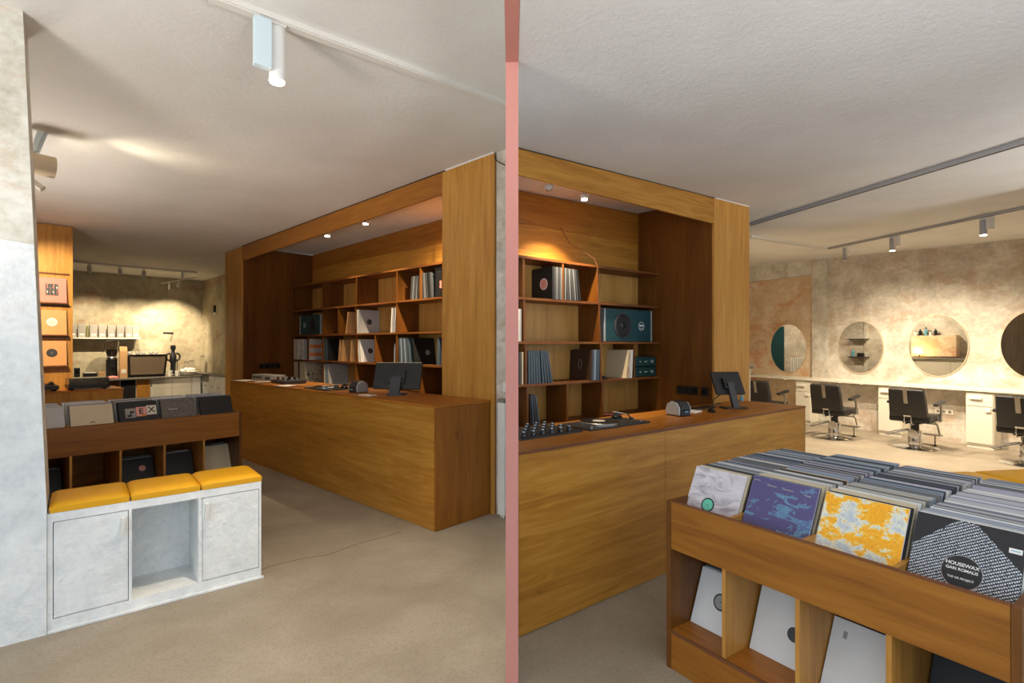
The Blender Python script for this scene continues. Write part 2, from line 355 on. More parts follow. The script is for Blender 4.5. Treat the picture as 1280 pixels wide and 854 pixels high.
def shelving(fr, label, xl, xr, yf, yb, zs, rows, ztop, th=.026, skew=None):
    """zs: shelf board tops from the top down, base last; rows: divider x per row"""
    t = thing('shelving_unit', label, 'shelving', fr)
    sk = (lambda x, y: x) if skew is None else skew
    def brd(name, mat, x0, x1, y0, y1, z0, z1):
        l = lambda y: max(x0, sk(x0, y)) if x0 <= xl + 1e-6 else x0
        MB().prism([(l(y0),y0),(x1,y0),(x1,y1),(l(y1),y1)], z0, z1).obj(name, mat, t)
    nz = zs[0] + .37
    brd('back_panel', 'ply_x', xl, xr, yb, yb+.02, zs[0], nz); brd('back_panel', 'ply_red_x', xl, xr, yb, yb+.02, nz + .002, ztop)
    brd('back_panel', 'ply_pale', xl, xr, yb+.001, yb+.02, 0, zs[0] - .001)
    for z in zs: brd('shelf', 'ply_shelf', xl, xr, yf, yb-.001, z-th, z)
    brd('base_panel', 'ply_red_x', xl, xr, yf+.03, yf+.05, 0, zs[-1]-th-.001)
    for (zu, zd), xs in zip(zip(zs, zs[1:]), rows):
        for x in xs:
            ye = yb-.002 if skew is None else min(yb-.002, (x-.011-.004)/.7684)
            if ye > yf+.02: box('divider', 'ply_shaded_z', t, x-.011, x+.011, yf+.004, ye, zd+.0005, zu-th-.0005)
    return t
ZL = [2.765, 2.295, 1.83, 1.365, .93]
rowsL = [[-5.1,-3.98,-2.87,-2.32,-1.2], [-5.1,-4.56,-4.01,-2.88,-1.75], [-5.67,-5.1,-3.99,-3.45,-2.88,-1.75], [-5.1,-4.01,-3.40,-2.33,-1.2]]
shelving(FL, 'tall open plywood shelving behind the counter with the monitor', -6.283, -.737, 1.60, 2.01, ZL, rowsL, lambda x, y: cl(x)-.004)
def wire(label, fr, pts, r=.004, mat='black_plastic'): return tag(MB().tube(pts, r, 6).obj('cable', mat, fr=fr), label, 'cable')
wire('thin cable hanging down in front of the shelves beside the wide column', FL, [(-1.80,1.585,3.35),(-1.80,1.585,2.3),(-1.81,1.585,1.4),(-1.79,1.585,1.0)], .006, 'ply_edge')
wire('thin dark cable looping from the wide column to the plaster wall', FL, [(.050,.70,3.49),(.075,.68,3.44),(.13,.68,3.40),(.20,.68,3.36)], .005)

# record sleeves ------------------------------------------------------------
_sl = {}
def sleeve_mesh(size, th, mat, art=None):
    k = (size, th, mat, art)
    if k in _sl: return _sl[k]
    h = size / 2; q = MB()
    q.box(-h, h, -th*.5, -th*.22, 0, size); q.box(-h, h, th*.22, th*.5, 0, size)         # the two covers
    q.box(-h, h, -th*.22, th*.22, 0, .004); q.box(-h, -h+.003, -th*.22, th*.22, .004, size); q.box(h-.003, h, -th*.22, th*.22, .004, size)
    q.cur = 1; q.box(-h+.003, h-.003, -th*.2, th*.2, .004, size-.004)                    # inner sleeve
    if art:
        q.cur = 2; e = .0005; q.add([(-h+.001, -th*.5-e, .001), (h-.001, -th*.5-e, .001), (h-.001, -th*.5-e, size-.001), (-h+.001, -th*.5-e, size-.001)], [(0,1,2,3)])
    me = q.mesh('record_sleeve', ['sleeve_' + mat, 'paper'] + ([art] if art else []))
    _sl[k] = me; return me
ORD = 'first second third fourth fifth sixth seventh eighth ninth tenth eleventh twelfth thirteenth fourteenth fifteenth sixteenth'.split()
CN = dict(white='white', pale_grey='pale grey', blue_grey='blue-grey', mid_grey='mid-grey', dark_grey='dark grey', black='black', beige='beige', lilac='lilac-grey', slate='slate-blue', tan='tan cardboard', brown='dark brown')
def sleeve(fr, m, size, th, mat, label, group, art=None):
    o = link('record_sleeve', sleeve_mesh(size, th, mat, art), None, fr @ m); return tag(o, label, 'record', group)
def disc(parent, x, z, r, mat, th, hole='print_black', ring=None):
    if ring: MB().cyl((x, -th*.5-.0002, z), (x, -th*.5-.0014, z), r*1.22, n=28).obj('label_ring', ring, parent)
    o = MB().cyl((x, -th*.5-.0004, z), (x, -th*.5-.002, z), r, n=28).obj('centre_label', mat, parent)
    MB().cyl((x, -th*.5-.0022, z), (x, -th*.5-.0026, z), r*.1, n=10).obj('spindle_hole', hole, o)
    return o
LEAN = Matrix.Rotation
def stand(fr, x, y, z, cols, pitch, size, th, lean, where, group, lean2=None, faces=1, art=None):
    """sleeves filed upright on a shelf, spine outward; faces=+1: printed side towards +x"""
    out = []
    for i, cn in enumerate(cols):
        a = lean + (0 if lean2 is None else (lean2 - lean) * i / max(1, len(cols)-1))
        m = Matrix.Translation((x + i*pitch, y, z)) @ LEAN(R(a), 4, 'Y') @ LEAN(R(90*faces), 4, 'Z')
        last = (i == len(cols)-1) if faces > 0 else (i == 0)
        out.append(sleeve(fr, m, size, th, cn, '%s record sleeve %s' % (CN[cn], where), group, art if last else None))
    return out
YL = 1.815; SZ = .385; TH = .014; GL = 'records shelved behind the counter with the monitor'
z1, z2, z3, z4 = ZL[1], ZL[2], ZL[3], ZL[4]
# second shelf down = row 1 (between the two top boards)
stand(FL, -2.585, YL, z1, ['dark_grey','mid_grey','dark_grey','mid_grey','dark_grey'], .042, .34, .03, 6, 'leaning on the topmost shelf left of the black box', GL)
stand(FL, -2.29, YL, z1, ['dark_grey','mid_grey','dark_grey','black','dark_grey'], .046, .36, .03, -5, 'leaning on the topmost shelf next to the black box', GL)
t = thing('storage_box', 'black box with red print on the topmost shelf beside the wide column', 'box', FL @ T(-1.88, 1.79, z1))
box('body', 'black_plastic', t, -.12, .12, -.17, .17, 0, .37, .006); box('lid', 'black_gloss', t, -.123, .123, -.173, .173, .371, .40, .004)
MB().box(-.02, .05, -.1725, -.171, .12, .22).obj('print', 'pink_sleeve', t)
# row 2
def speaker(fr, label, w, h, d, flip=1):
    t = thing('loudspeaker', label, 'speaker', fr)
    box('cabinet', 'teal', t, -w/2+.012, w/2-.012, 0, d, .004, h, .004)
    for s in (-1, 1): box('side_trim', 'silver_trim', t, s*w/2-.01, s*w/2+.01, -.004, d, .004, h+.002, .002)
    cx = -w*.14*flip; r = h*.36
    rg = MB(); rg.M = Matrix.Translation((cx, -.001, h*.5)) @ Matrix.Rotation(R(90), 4, 'X')
    rg.lathe([(r*1.08, 0), (r*1.08, .008), (r*.98, .012), (r*.965, 0), (r*1.08, 0)], 32, caps=False); s = rg.obj('woofer_ring', 'dark_grey', t, smooth=True)
    cn = MB(); cn.M = rg.M
    cn.lathe([(r*.96, .006), (r*.86, .010), (r*.78, .004), (r*.34, -.0005), (r*.30, .006), (r*.15, .012), (.001, .014)], 32); cn.obj('cone', 'black_plastic', t, smooth=True)
    bx = w*.27*flip; e = MB(); e.M = Matrix.Translation((bx, -.0005, h*.5)) @ Matrix.Rotation(R(90), 4, 'X')
    e.lathe([(h*.135, 0), (h*.135, .0015), (h*.122, .0015), (h*.122, 0), (h*.135, 0)], 28, caps=False); e.obj('badge_ring', 'print_white', t)
    MB().box(bx-h*.085, bx+h*.085, -.002, -.0005, h*.49, h*.54).obj('badge_bar', 'print_white', t)
    for a in (-1, 1): MB().box(bx+a*h*.05-.006, bx+a*h*.05+.006, -.002, -.0005, h*.41, h*.44).obj('badge_mark', 'print_white', t)
    return t
speaker(FL @ T(-5.68, 1.66, z2), 'dark teal loudspeaker with round woofer on the shelf above the orange-striped sleeve', .78, .36, .3, -1)
stand(FL, -5.14, YL, z2, ['tan','brown'], .03, .36, .02, 0, 'upright beside the dark teal loudspeaker', GL)
stand(FL, -4.36, YL, z2, ['tan'], .03, .37, .02, 12, 'tilted against a divider right of the teal loudspeaker', GL)
s = stand(FL, -4.03+.05, YL, z2, ['white','pale_grey'], .04, .385, .02, -2, 'with dark centre label on the shelf under the empty cubbyholes', GL); disc(s[1], .0, .19, .045, 'dark_grey', .02, 'print_white')
stand(FL, -3.06, YL, z2, ['white','pale_grey','white'], .045, .37, .02, 5, 'in the slim leaning set on the middle of the second shelf', GL)
# row 3
stand(FL, -6.24, YL, z3, ['beige','pale_grey'], .05, SZ, .03, 0, 'beside the dotted cover at the far end of the third shelf', GL)
stand(FL, -6.12, YL, z3, ['beige'], .05, SZ, .03, 3, 'printed with dark dots all over', GL, art='cover_dots')
stand(FL, -5.90, YL, z3, ['white','pale_grey'], .045, SZ, .03, 3, 'behind the orange-striped cover', GL)
o = stand(FL, -5.655+.02, YL, z3, ['pale_grey'], .05, SZ, .02, 0, 'with two broad orange stripes', GL)[0]
for zz in (.10, .25): MB().box(-.19, .19, -.0125, -.0104, zz-.03, zz+.03).obj('stripe', 'print_orange', o)
stand(FL, -5.075, YL, z3, ['slate','dark_grey','slate'], .04, SZ, .03, -2, 'next to the plain black cover on the third shelf', GL)
o = stand(FL, -4.93, YL, z3, ['black'], .05, SZ, .02, -4, 'with pale round emblem on the third shelf beside tan sleeves', GL)[0]; disc(o, .03, .18, .05, 'mid_grey' if 0 else 'dark_grey', .02, 'print_white')
stand(FL, -4.60, YL, z3, ['tan','tan'], .10, .37, .02, 8, 'tilted on the third shelf next to the black cover', GL)
stand(FL, -4.22, YL, z3, ['tan'], .05, .37, .02, 7, 'tilted alone against a divider on the third shelf', GL)
o = stand(FL, -3.95, YL, z3, ['white','white'], .05, .37, .02, -6, 'with dark centre label on the third shelf below the leaning white set', GL); disc(o[1], 0, .18, .045, 'dark_grey', .02, 'print_white')
stand(FL, -3.02, YL, z3, ['pale_grey','dark_grey','beige'], .045, .30, .025, 2, 'in the slim upright set above the monitor', GL)
stand(FL, -2.82, YL, z3, ['slate','blue_grey','slate','blue_grey','slate','slate'], .048, SZ, .032, -3, 'filed to the left of the big black cover above the monitor', GL, lean2=-8)
o = stand(FL, -2.46, YL, z3, ['black'], .05, SZ, .02, -8, 'with pale emblem standing above the monitor', GL)[0]; disc(o, .05, .17, .04, 'print_grey', .02, 'print_black')
stand(FL, -1.96, YL, z3, ['slate'], .05, SZ, .03, 3, 'standing alone beside the wide column above the counter end', GL)
# row 4
stand(FL, -6.22, YL, z4, ['beige','pale_grey','beige','brown','pale_grey','beige'], .055, .39, .03, -1, 'on the lowest shelf beside the sketched cover', GL)
stand(FL, -5.80, YL, z4, ['beige'], .05, .39, .02, -4, 'with dark ink sketch on the lowest shelf', GL, art='cover_sketch')
stand(FL, -5.07, YL, z4, ['white','blue_grey'], .05, .38, .03, -5, 'on the lowest shelf left of the cover with a curved line', GL)
o = stand(FL, -4.92, YL, z4, ['pale_grey'], .05, .38, .02, -7, 'with small curved line leaning on the lowest shelf', GL)[0]
MB().tube([(-.04+.02*i, -.0115, .19+.016*math.sin(i*.78)) for i in range(5)], .003, 5).obj('curved_line', 'print_black', o)
# things on the counter
t = thing('monitor', 'black touch monitor with its back turned on the counter behind the white bench', 'monitor', FL @ T(-1.06, .30, HL, 38))
b = MB(); b.box(-.09, .09, -.02, .20, 0, .014); b.obj('foot', 'dark_grey', t, bevel=.003)
b = MB(); b.hexa([(-.055,-.02,.014),(.055,-.02,.014),(.055,.015,.014),(-.055,.015,.014)], [(-.055,.08,.20),(.055,.08,.20),(.055,.115,.20),(-.055,.115,.20)]); b.obj('stand_arm', 'dark_grey', t)
mm = Matrix.Translation((0, .13, .205)) @ LEAN(R(-24), 4, 'X')
b = MB(); b.M = mm; b.box(-.26, .26, 0, .03, -.15, .15); s = b.obj('housing', 'black_plastic', t, bevel=.006)
b = MB(); b.M = mm; b.box(-.25, .25, .031, .034, -.14, .14); b.obj('screen', 'black_gloss', t)
b = MB(); b.M = mm; b.box(-.25, .25, .004, .026, .1505, .155); b.obj('top_edge', 'lamp_beige', t)
b = MB(); b.M = mm; b.box(-.09, .09, -.022, -.001, -.09, .06); b.obj('mount_plate', 'black_plastic', t, bevel=.004)
def scanner(fr, label, side=1, s=1.):
    t = thing('label_printer', label, 'printer', fr)
    b = MB(); prof = [(-.085,0), (.085,0), (.09,.05), (.07,.105), (.02,.135), (-.05,.125), (-.085,.075)]
    n = len(prof)
    for x0, x1, nm, mt, g in ((-.06, .06, 'housing', 'black_plastic', 1.0), (-.078, -.061, 'side_cover', 'silver_trim', .9), (.061, .078, 'side_cover', 'silver_trim', .9)):
        q = MB(); pts = [((y*g)*s, (z*g+(0 if g == 1 else .008))*s) for y, z in prof]
        q.add([(x0*s, y, z) for y, z in pts] + [(x1*s, y, z) for y, z in pts], [tuple(range(n)), tuple(range(n, 2*n))[::-1]] + [(i, n+i, n+(i+1) % n, (i+1) % n) for i in range(n)])
        q.obj(nm, mt, t, bevel=.006*s)
    box('paper_slot', 'gap_black', t, -.04*s, .04*s, -.094*s, -.0895*s, .05*s, .06*s)
    box('button', 'blue_bottle', t, -.02*s, .02*s, -.094*s, -.0895*s, .035*s, .045*s)
    return t
scanner(FL @ T(-1.66, .24, HL, 4), 'rounded black label printer with grey sides left of the back-turned monitor', 1, 1.0)
tag(box('card', 'paper', None, -.09, .09, -.045, .045, 0, .006, .001), 'small white card lying between label printer and back-turned monitor', 'card').matrix_world = FL @ T(-1.28, .12, HL, 12)
def turntable(fr, label, w=.42, d=.34, inset=False, lid=False, group=None):
    t = thing('turntable', label, 'turntable', fr, group)
    h = .012 if inset else .055
    box('plinth', 'black_plastic', t, -w/2, w/2, -d/2, d/2, 0, h, .004)
    if not inset:
        for sx in (-1, 1):
            for sy in (-1, 1): MB().cyl((sx*w*.4, sy*d*.36, -.022), (sx*w*.4, sy*d*.36, 0), .02, n=12).obj('foot', 'rubber', t)
    px = -w*.10; r = d*.43
    MB().lathe([(r, h), (r, h+.014), (r*.97, h+.017), (r*.5, h+.017), (.001, h+.017)], 36, (px, 0, 0)).obj('platter', 'steel', t, smooth=True)
    MB().lathe([(r*.94, h+.0175), (r*.93, h+.0195), (r*.36, h+.0195), (.001, h+.0195)], 36, (px, 0, 0)).obj('disc', 'vinyl', t, smooth=True)
    MB().cyl((px,0,h+.0196), (px,0,h+.0202), r*.33, n=24).obj('centre_label', 'print_cream', t)
    ax, ay = w*.36, d*.27
    MB().lathe([(.042, h), (.042, h+.02), (.03, h+.026), (.022, h+.045), (.001, h+.047)], 20, (ax, ay, 0)).obj('arm_base', 'black_gloss', t, smooth=True)
    MB().tube([(ax+.01, ay+.05, h+.05), (ax, ay, h+.05), (ax-.004, -d*.05, h+.045), (ax-.05, -d*.28, h+.03)], .006, 8).obj('tone_arm', 'chrome', t, smooth=True)
    MB().box(ax-.065, ax-.04, -d*.33, -d*.26, h+.018, h+.034).obj('head_shell', 'black_plastic', t)
    MB().box(w*.40, w*.44, -d*.36, -d*.02, h, h+.006).obj('pitch_slider', 'steel', t)
    MB().cyl((-w*.44, -d*.4, h), (-w*.44, -d*.4, h+.016), .012, n=12).obj('knob', 'steel', t)
    if lid:
        b = MB(); x, y, z0, z1 = w/2-.004, d/2-.004, h+.002, h+.085
        for bb in ((-x, x, -y, -y+.004, z0, z1), (-x, x, y-.004, y, z0, z1), (-x, -x+.004, -y+.004, y-.004, z0, z1), (x-.004, x, -y+.004, y-.004, z0, z1), (-x, x, -y, y, z1, z1+.004)): b.box(*bb)
        b.obj('dust_cover', 'glass_smoke', t)
    return t
turntable(FL @ T(-2.36, .25, HL, 0), 'black inset turntable on the counter between papers and label printer', .56, .36, True)
t = thing('mixer', 'dark audio mixer with knobs on the far end of the counter with the monitor', 'mixer', FL @ T(-3.62, .33, HL))
box('case', 'dark_grey', t, -.22, .22, -.15, .15, 0, .05, .004)
for i in range(5):
    for j in range(2): MB().cyl((-.16+.08*i, -.08+.13*j, .05), (-.16+.08*i, -.08+.13*j, .085), .014, .011, n=10).obj('knob', 'silver_trim' if (i+j) % 2 else 'black_gloss', t)
t = thing('audio_interface', 'silver-grey box standing at the back of the counter behind papers', 'box', FL @ T(-4.45, .40, HL, 4))
box('case', 'silver_trim', t, -.32, .32, -.1, .1, 0, .085, .004); box('face', 'dark_grey', t, .10, .24, -.104, -.1005, .02, .06)
for i in range(3): MB().cyl((-.22+.09*i, -.1, .045), (-.22+.09*i, -.116, .045), .016, n=12).obj('knob', 'black_plastic', t)
for i, (x, y, rz, sx, lab) in enumerate([(-4.55, .12, 8, .24, 'large loose white sheet lying at the far end of the counter with the monitor'), (-4.05, .16, -14, .17, 'small curled white sheet in front of the dark mixer'), (-3.12, .11, 10, .18, 'white magazine lying in front of the dark mixer')]):
    b = MB(); nx = 8
    for k in range(nx):
        u0, u1 = -sx + 2*sx*k/nx, -sx + 2*sx*(k+1)/nx; z = lambda u: .002 + .012*max(0, u/sx)**2
        b.hexa([(u0,-.1,z(u0)-.001),(u1,-.1,z(u1)-.001),(u1,.1,z(u1)-.001),(u0,.1,z(u0)-.001)], [(u0,-.1,z(u0)+.002),(u1,-.1,z(u1)+.002),(u1,.1,z(u1)+.002),(u0,.1,z(u0)+.002)])
    tag(b.obj('paper_sheet', 'paper', fr=FL @ T(x, y, HL, rz)), lab, 'paper')
def socket(fr, label, n=2, mat='black_plastic', hole='gap_black', s=.08):
    t = thing('power_socket', label, 'socket', fr)
    box('plate', mat, t, -n*s/2, n*s/2, -.012, 0, -s/2, s/2, .003)
    for i in range(n):
        x = (i - (n-1)/2)*s; MB().cyl((x, -.0122, 0), (x, -.0135, 0), s*.30, n=16).obj('insert', hole, t)
    return t
socket(FL @ T(-6.284, 1.18, 1.25, 90), 'black socket strip on the inner side of the portal post', 4, s=.10)

# ceiling spots behind the header
def down_spot(fr, label, energy, group=None, ang=95, tgt=(0,0,-3), r=.035, color=(1,.80,.52), drop=.09):
    t = thing('ceiling_spot', label, 'lamp', fr @ Matrix.Translation((0,0,-drop)), group)
    MB().cyl((0,0,.0005), (0,0,drop), .012, n=10).obj('stem', 'lamp_white', t)
    MB().lathe([(r*1.6, 0), (r*1.6, -.006), (r*1.25, -.030), (r*1.2, -.034)], 20).obj('housing', 'lamp_white', t, smooth=True)
    MB().lathe([(r*1.05, -.0345), (r*.95, -.045), (.001, -.052)], 16).obj('bulb', 'bulb' if energy else 'grey_metal', t, smooth=True)
    if energy: lamp('spot_light', t, (0,0,-.08), tgt, energy, .03, ang, .7, color)
    return t
for i, x in enumerate((-.98, -2.90, -3.98)):
    down_spot(FL @ T(x, 1.10, cl(x)-.001), ['ceiling spot behind the header next to the wide column', 'bright ceiling spot behind the header over the label printer', 'bright ceiling spot behind the header over the counter papers'][i], (240, 66, 52)[i], tgt=[(-.55, .85, -1.05), (0, .3, -3), (0, .3, -3)][i])

# ------------------------------------------------------------------ LEFT SHOP: bench with cushions
t = thing('storage_bench', 'rough white plastered storage bench with two doors and an open niche', 'bench', FB)
D = .40; ZB = .685
b = MB()
b.box(-.05, 1.087, .012, D, 0, .075); b.box(-.05, 1.087, 0, D, .635, ZB)
for x0, x1 in ((-.05,-.026), (.327,.343), (.700,.722), (1.073,1.087)): b.box(x0, x1, 0, D, .075, .635)
b.box(-.026, 1.073, D-.02, D, .075, .635); b.box(-.05, 1.087, 0, .012, 0, .075)
b.obj('carcass', 'plaster_white', t)
for x0, x1, hx in ((-.023, .324, .295), (.725, 1.070, .745)):
    d = box('door', 'plaster_white', t, x0, x1, .003, .022, .079, .631, .003)
    MB().hexa([(hx-.014,-.03,.49),(hx+.008,-.03,.49),(hx+.010,.002,.49),(hx-.012,.002,.49)], [(hx-.006,-.042,.595),(hx+.014,-.042,.595),(hx+.014,.002,.595),(hx-.006,.002,.595)]).obj('handle', 'white_paint', d)
box('plinth_skirt', 'plaster_white', t, -.05, 1.10, -.018, -.0005, 0, .018, .004)
def cushion(fr, label, w, d, h, group=None):
    nx, ny = 22, 18; vs = []; fs = []
    def prof(u): return (1 - abs(u)**5)
    q = MB(); top = []; 
    for j in range(ny+1):
        for i in range(nx+1):
            u, v_ = 2*i/nx-1, 2*j/ny-1
            e = max(abs(u), abs(v_))
            z = h*(.58 + .42*max(0, (1-abs(u)**9.))**.6 * max(0, (1-abs(v_)**6.))**.6)
            sh = 1 - .008*(abs(u)*abs(v_))**4
            vs.append((u*w/2*sh, v_*d/2*sh, z))
    n = (nx+1)*(ny+1); vs += [(x*.985, y*.985, 0) for x, y, z in vs[:n]]
    for j in range(ny):
        for i in range(nx):
            a = j*(nx+1)+i; fs += [(a, a+1, a+nx+2, a+nx+1), (n+a+nx+1, n+a+nx+2, n+a+1, n+a)]
    rim = [i for i in range(nx+1)] + [j*(nx+1)+nx for j in range(1, ny+1)] + [ny*(nx+1)+i for i in range(nx-1, -1, -1)] + [j*(nx+1) for j in range(ny-1, 0, -1)]
    for a, c in zip(rim, rim[1:]+rim[:1]): fs.append((n+a, n+c, c, a))
    q.add(vs, fs); t = thing('seat_cushion', label, 'cushion', fr, group)
    q.obj('pad', 'yellow_leather', t, smooth=True)
    pts = [(sx*w*.493, sy*d*.493, h*.40) for sx, sy in ((-1,-1),(1,-1),(1,1),(-1,1),(-1,-1))]
    MB().tube(pts, .003, 6).obj('piping', 'yellow_leather', t)
    return t
cw = (1.095+.045)/3
for i, lab in enumerate(('yellow leather cushion beside the plaster pillar on the white bench', 'middle yellow leather cushion on the white bench', 'yellow leather cushion at the open end of the white bench')):
    cushion(FB @ T(-.045+cw*(i+.5), .195, ZB+.001), lab, cw-.004, .40, .058)

# ------------------------------------------------------------------ record bins
def record_bin(fr, label, x0, xs, depth, z_top, z_pan, z_tray, z_low, z_base, cat='record bin', lower_x=None, face='ply_red_x'):
    """xs: divider positions along the front, first and last are the ends"""
    t = thing('record_bin', label, cat, fr); a, b_ = xs[0], xs[-1]
    box('front_panel', face, t, a+.014, b_-.014, 0, .018, z_pan, z_top, .0015)
    box('front_rail', 'ply_edge', t, a+.014, b_-.014, 0, .019, z_top+.0005, z_top+.006)
    box('back_panel', face, t, a+.014, b_-.014, depth-.018, depth, .02, z_top)
    for x in (a, b_): box('side_panel', 'ply_edge' if 0 else 'ply_shaded_z', t, x-.013, x+.013, -.002, depth, 0, z_top+.004, .001)
    box('tray', 'ply_top', t, a+.014, b_-.014, .02, depth-.02, z_tray-.02, z_tray)
    for x in xs[1:-1]: box('divider', 'ply_z', t, x-.009, x+.009, .02, depth-.02, z_tray+.0005, z_top-.006)
    for x in (lower_x or xs)[1:-1]: box('lower_divider', 'ply_z', t, x-.009, x+.009, .004, depth-.02, z_low+.0005, z_tray-.021)
    box('bottom_board', 'ply_top', t, a+.014, b_-.014, .004, depth-.02, z_low-.02, z_low)
    box('base_panel', face, t, a+.014, b_-.014, 0, .018, z_base, z_low-.021, .0015)
    if z_low > .1: box('base_rail', 'ply_edge', t, a+.014, b_-.014, -.001, .003, z_low-.02, z_low-.001)
    return t
def file_row(fr, x, y0, n, pitch, z, tilt, size, th, palette, where, group, first=None, jit=.9):
    out = []
    for i in range(n):
        cn = random.choice(palette); lab = '%s record sleeve, %s' % (CN[cn], where % ORD[i - (1 if first else 0)] if i or not first else ''); art = None
        if i == 0 and first: cn, art, lab = first
        a = -(tilt + random.uniform(-jit, jit))
        m = Matrix.Translation((x + random.uniform(-.006, .006), y0 + i*pitch, z)) @ LEAN(R(a), 4, 'X')
        out.append(sleeve(fr, m, size, th, cn, lab, group, art))
    return out
PALR = ['pale_grey','blue_grey','white','mid_grey','blue_grey','lilac','dark_grey','black','beige','pale_grey','slate']
# right bin (near)
XB = [0, .312, .650, .975, 1.315]
record_bin(FBR, 'plywood record bin crowded with sleeves standing in front of the counter with inset turntable', 0, XB, 1.10, .850, .612, .745, .20, 0.0)
names = ['the green-disc cover', 'the purple cover', 'the orange map cover', 'the black lettered cover']
firsts = [('white', 'cover_eye', 'pale pinkish record cover with a green disc'), ('lilac', 'cover_purple', 'purple record cover with teal drawing'),
          ('white', 'cover_map', 'orange and white map-like record cover'), ('black', 'cover_letters', 'black record cover full of tiny white letters with round label')]
GR = 'records filed in the bin in front of the counter with inset turntable'
TILT = 27
fronts = []
for k in range(4):
    x = (XB[k] + XB[k+1]) / 2; sz = min(.312, XB[k+1]-XB[k]-.024)
    for r, (y0, n, pitch) in enumerate(((.085, 15, .0185), (.385, 15, .0185), (.685, 14, .0185))):
        dz = (0, .006, .004)[r] + random.uniform(-.004, .004)
        pal = PALR if r < 2 else ['slate','blue_grey','mid_grey','blue_grey','lilac','dark_grey','pale_grey']
        if k == 3: pal = ['white','pale_grey','blue_grey','lilac','slate','mid_grey']
        if k == 1 and r == 0: pal = ['beige','white','pale_grey','mid_grey','brown']
        s = file_row(FBR, x, y0 + .01, n, pitch, .747 + max(dz, 0), TILT, .305 if sz > .3 else .29, .006, pal,
                     ('%s one behind ' if r == 0 else ('%s in the middle row behind ' if r == 1 else '%s in the back row behind ')) + names[k], GR, firsts[k] if r == 0 else None)
        if r == 0: fronts.append(s[0])
e = fronts[0]   # green disc inside black ring
MB().cyl((-.02, -.0034, .105), (-.02, -.0042, .105), .036, n=32).obj('disc_ring', 'print_black', e)
g_ = MB().cyl((-.02, -.0044, .105), (-.02, -.0052, .105), .029, n=32).obj('green_disc', 'mint', e)
MB().cyl((-.02, -.0054, .104), (-.02, -.0058, .104), .003, n=12).obj('disc_hole', 'print_black', g_)
e = fronts[1]
for i, (x, z, wd) in enumerate(((-.13, .285, .03), (-.055, .270, .045), (.02, .268, .05), (.11, .262, .03))): MB().box(x-wd/2, x+wd/2, -.0042, -.0036, z-.002, z+.002).obj('printed_line', 'print_grey', e)
e = fronts[3]
MB().cyl((.0, -.0036, .125), (.0, -.0046, .125), .058, n=40).obj('label_rim', 'print_grey', e)
lb = MB().cyl((.0, -.0048, .125), (.0, -.0056, .125), .056, n=40).obj('centre_label', 'print_black', e)
for body, z, sz in (('HOUSEWAX', .150, .0165), ('GARI ROMALIS', .133, .0135), ('THE GR PROJECT', .103, .0095)):
    link('lettering', text_mesh('lettering', body, sz, 'print_white'), lb, Matrix.Translation((0, -.0062, z)) @ FACE)
MB().cyl((0, -.0058, .118), (0, -.0064, .118), .003, n=10).obj('spindle_hole', 'gap_black', lb)
st = box('price_sticker', 'paper', e, .112, .146, -.0046, -.0036, .233, .25, .0004)
MB().box(.117, .141, -.0052, -.0047, .240, .243).obj('sticker_print', 'blue_bottle', st)
# lower compartments of the right bin
GRL = 'records in the lower compartments of the bin in front of the counter with inset turntable'
def low_stack(fr, x, y0, z, n, pitch, tilt, size, pal, where, group, firstcol, yaw=0, th=.006):
    out = []
    for i in range(n):
        cn = firstcol if i == 0 else random.choice(pal)
        m = Matrix.Translation((x, y0 + i*pitch, z)) @ LEAN(R(yaw), 4, 'Z') @ LEAN(R(-tilt), 4, 'X')
        out.append(sleeve(fr, m, size, th, cn, '%s record sleeve, %s' % (CN[cn], ('front one ' if i == 0 else ORD[i] + ' one ') + where), group))
    return out
s = low_stack(FBR, .163, .15, .201, 7, .02, 22, .285, ['white','pale_grey','mid_grey'], 'in the lower compartment under the green-disc cover', GRL, 'white')
disc(s[0], .0, .15, .034, 'mid_grey' if 0 else 'print_grey', .006, ring='print_black')
s = low_stack(FBR, .481, .18, .201, 6, .02, 22, .295, ['beige','white','pale_grey'], 'in the lower compartment under the purple cover', GRL, 'white'); disc(s[0], .04, .14, .032, 'dark_grey', .006)
s = low_stack(FBR, .812, .16, .201, 12, .017, 27, .295, ['mid_grey','brown','pale_grey','black','dark_grey'], 'in the compartment below the orange cover', GRL, 'white')
MB().box(-.10, -.085, -.0045, -.0034, .22, .25).obj('printed_mark', 'print_grey', s[0])
low_stack(FBR, 1.145, .26, .201, 4, .02, 25, .295, ['black','dark_grey'], 'in the lower compartment under the black lettered cover', GRL, 'black')
# left bin
XL_ = [-1.83, -1.458, -1.086, -.722, -.362, .005]
record_bin(FBL, 'plywood record bin standing between the white bench and the cafe corner', 0, XL_, .78, .895, .632, .775, .20, 0.0)
GLB = 'records filed in the bin behind the white bench'
fl = [('pale_grey', None, 'shiny grey record sleeve at the front next to the plaster pillar'), ('beige', None, 'plain cream record sleeve with a dark arc in the bin behind the bench'),
      ('black', None, 'dark record cover with collage of cut-out letters'), ('dark_grey', 'cover_speckle', 'speckled grey-brown record cover with small white title'), ('black', None, 'plain black record sleeve at the counter end of the bin behind the bench')]
nml = ['the shiny grey sleeve', 'the plain cream sleeve', 'the letter-collage cover', 'the speckled cover', 'the plain black sleeve']
lf = []
for k in range(5):
    x = (XL_[k] + XL_[k+1]) / 2
    for r, (y0, n) in enumerate(((.10, 7), (.42, 6))):
        s = file_row(FBL, x, y0, n, .034, .777, 27, .325, .008, ['pale_grey','blue_grey','white','lilac','mid_grey'] + (['slate','black'] if r == 0 else []),
                     ('%s one behind ' if r == 0 else '%s in the back row behind ') + nml[k], GLB, fl[k] if r == 0 else None)
        if r == 0: lf.append(s[0])
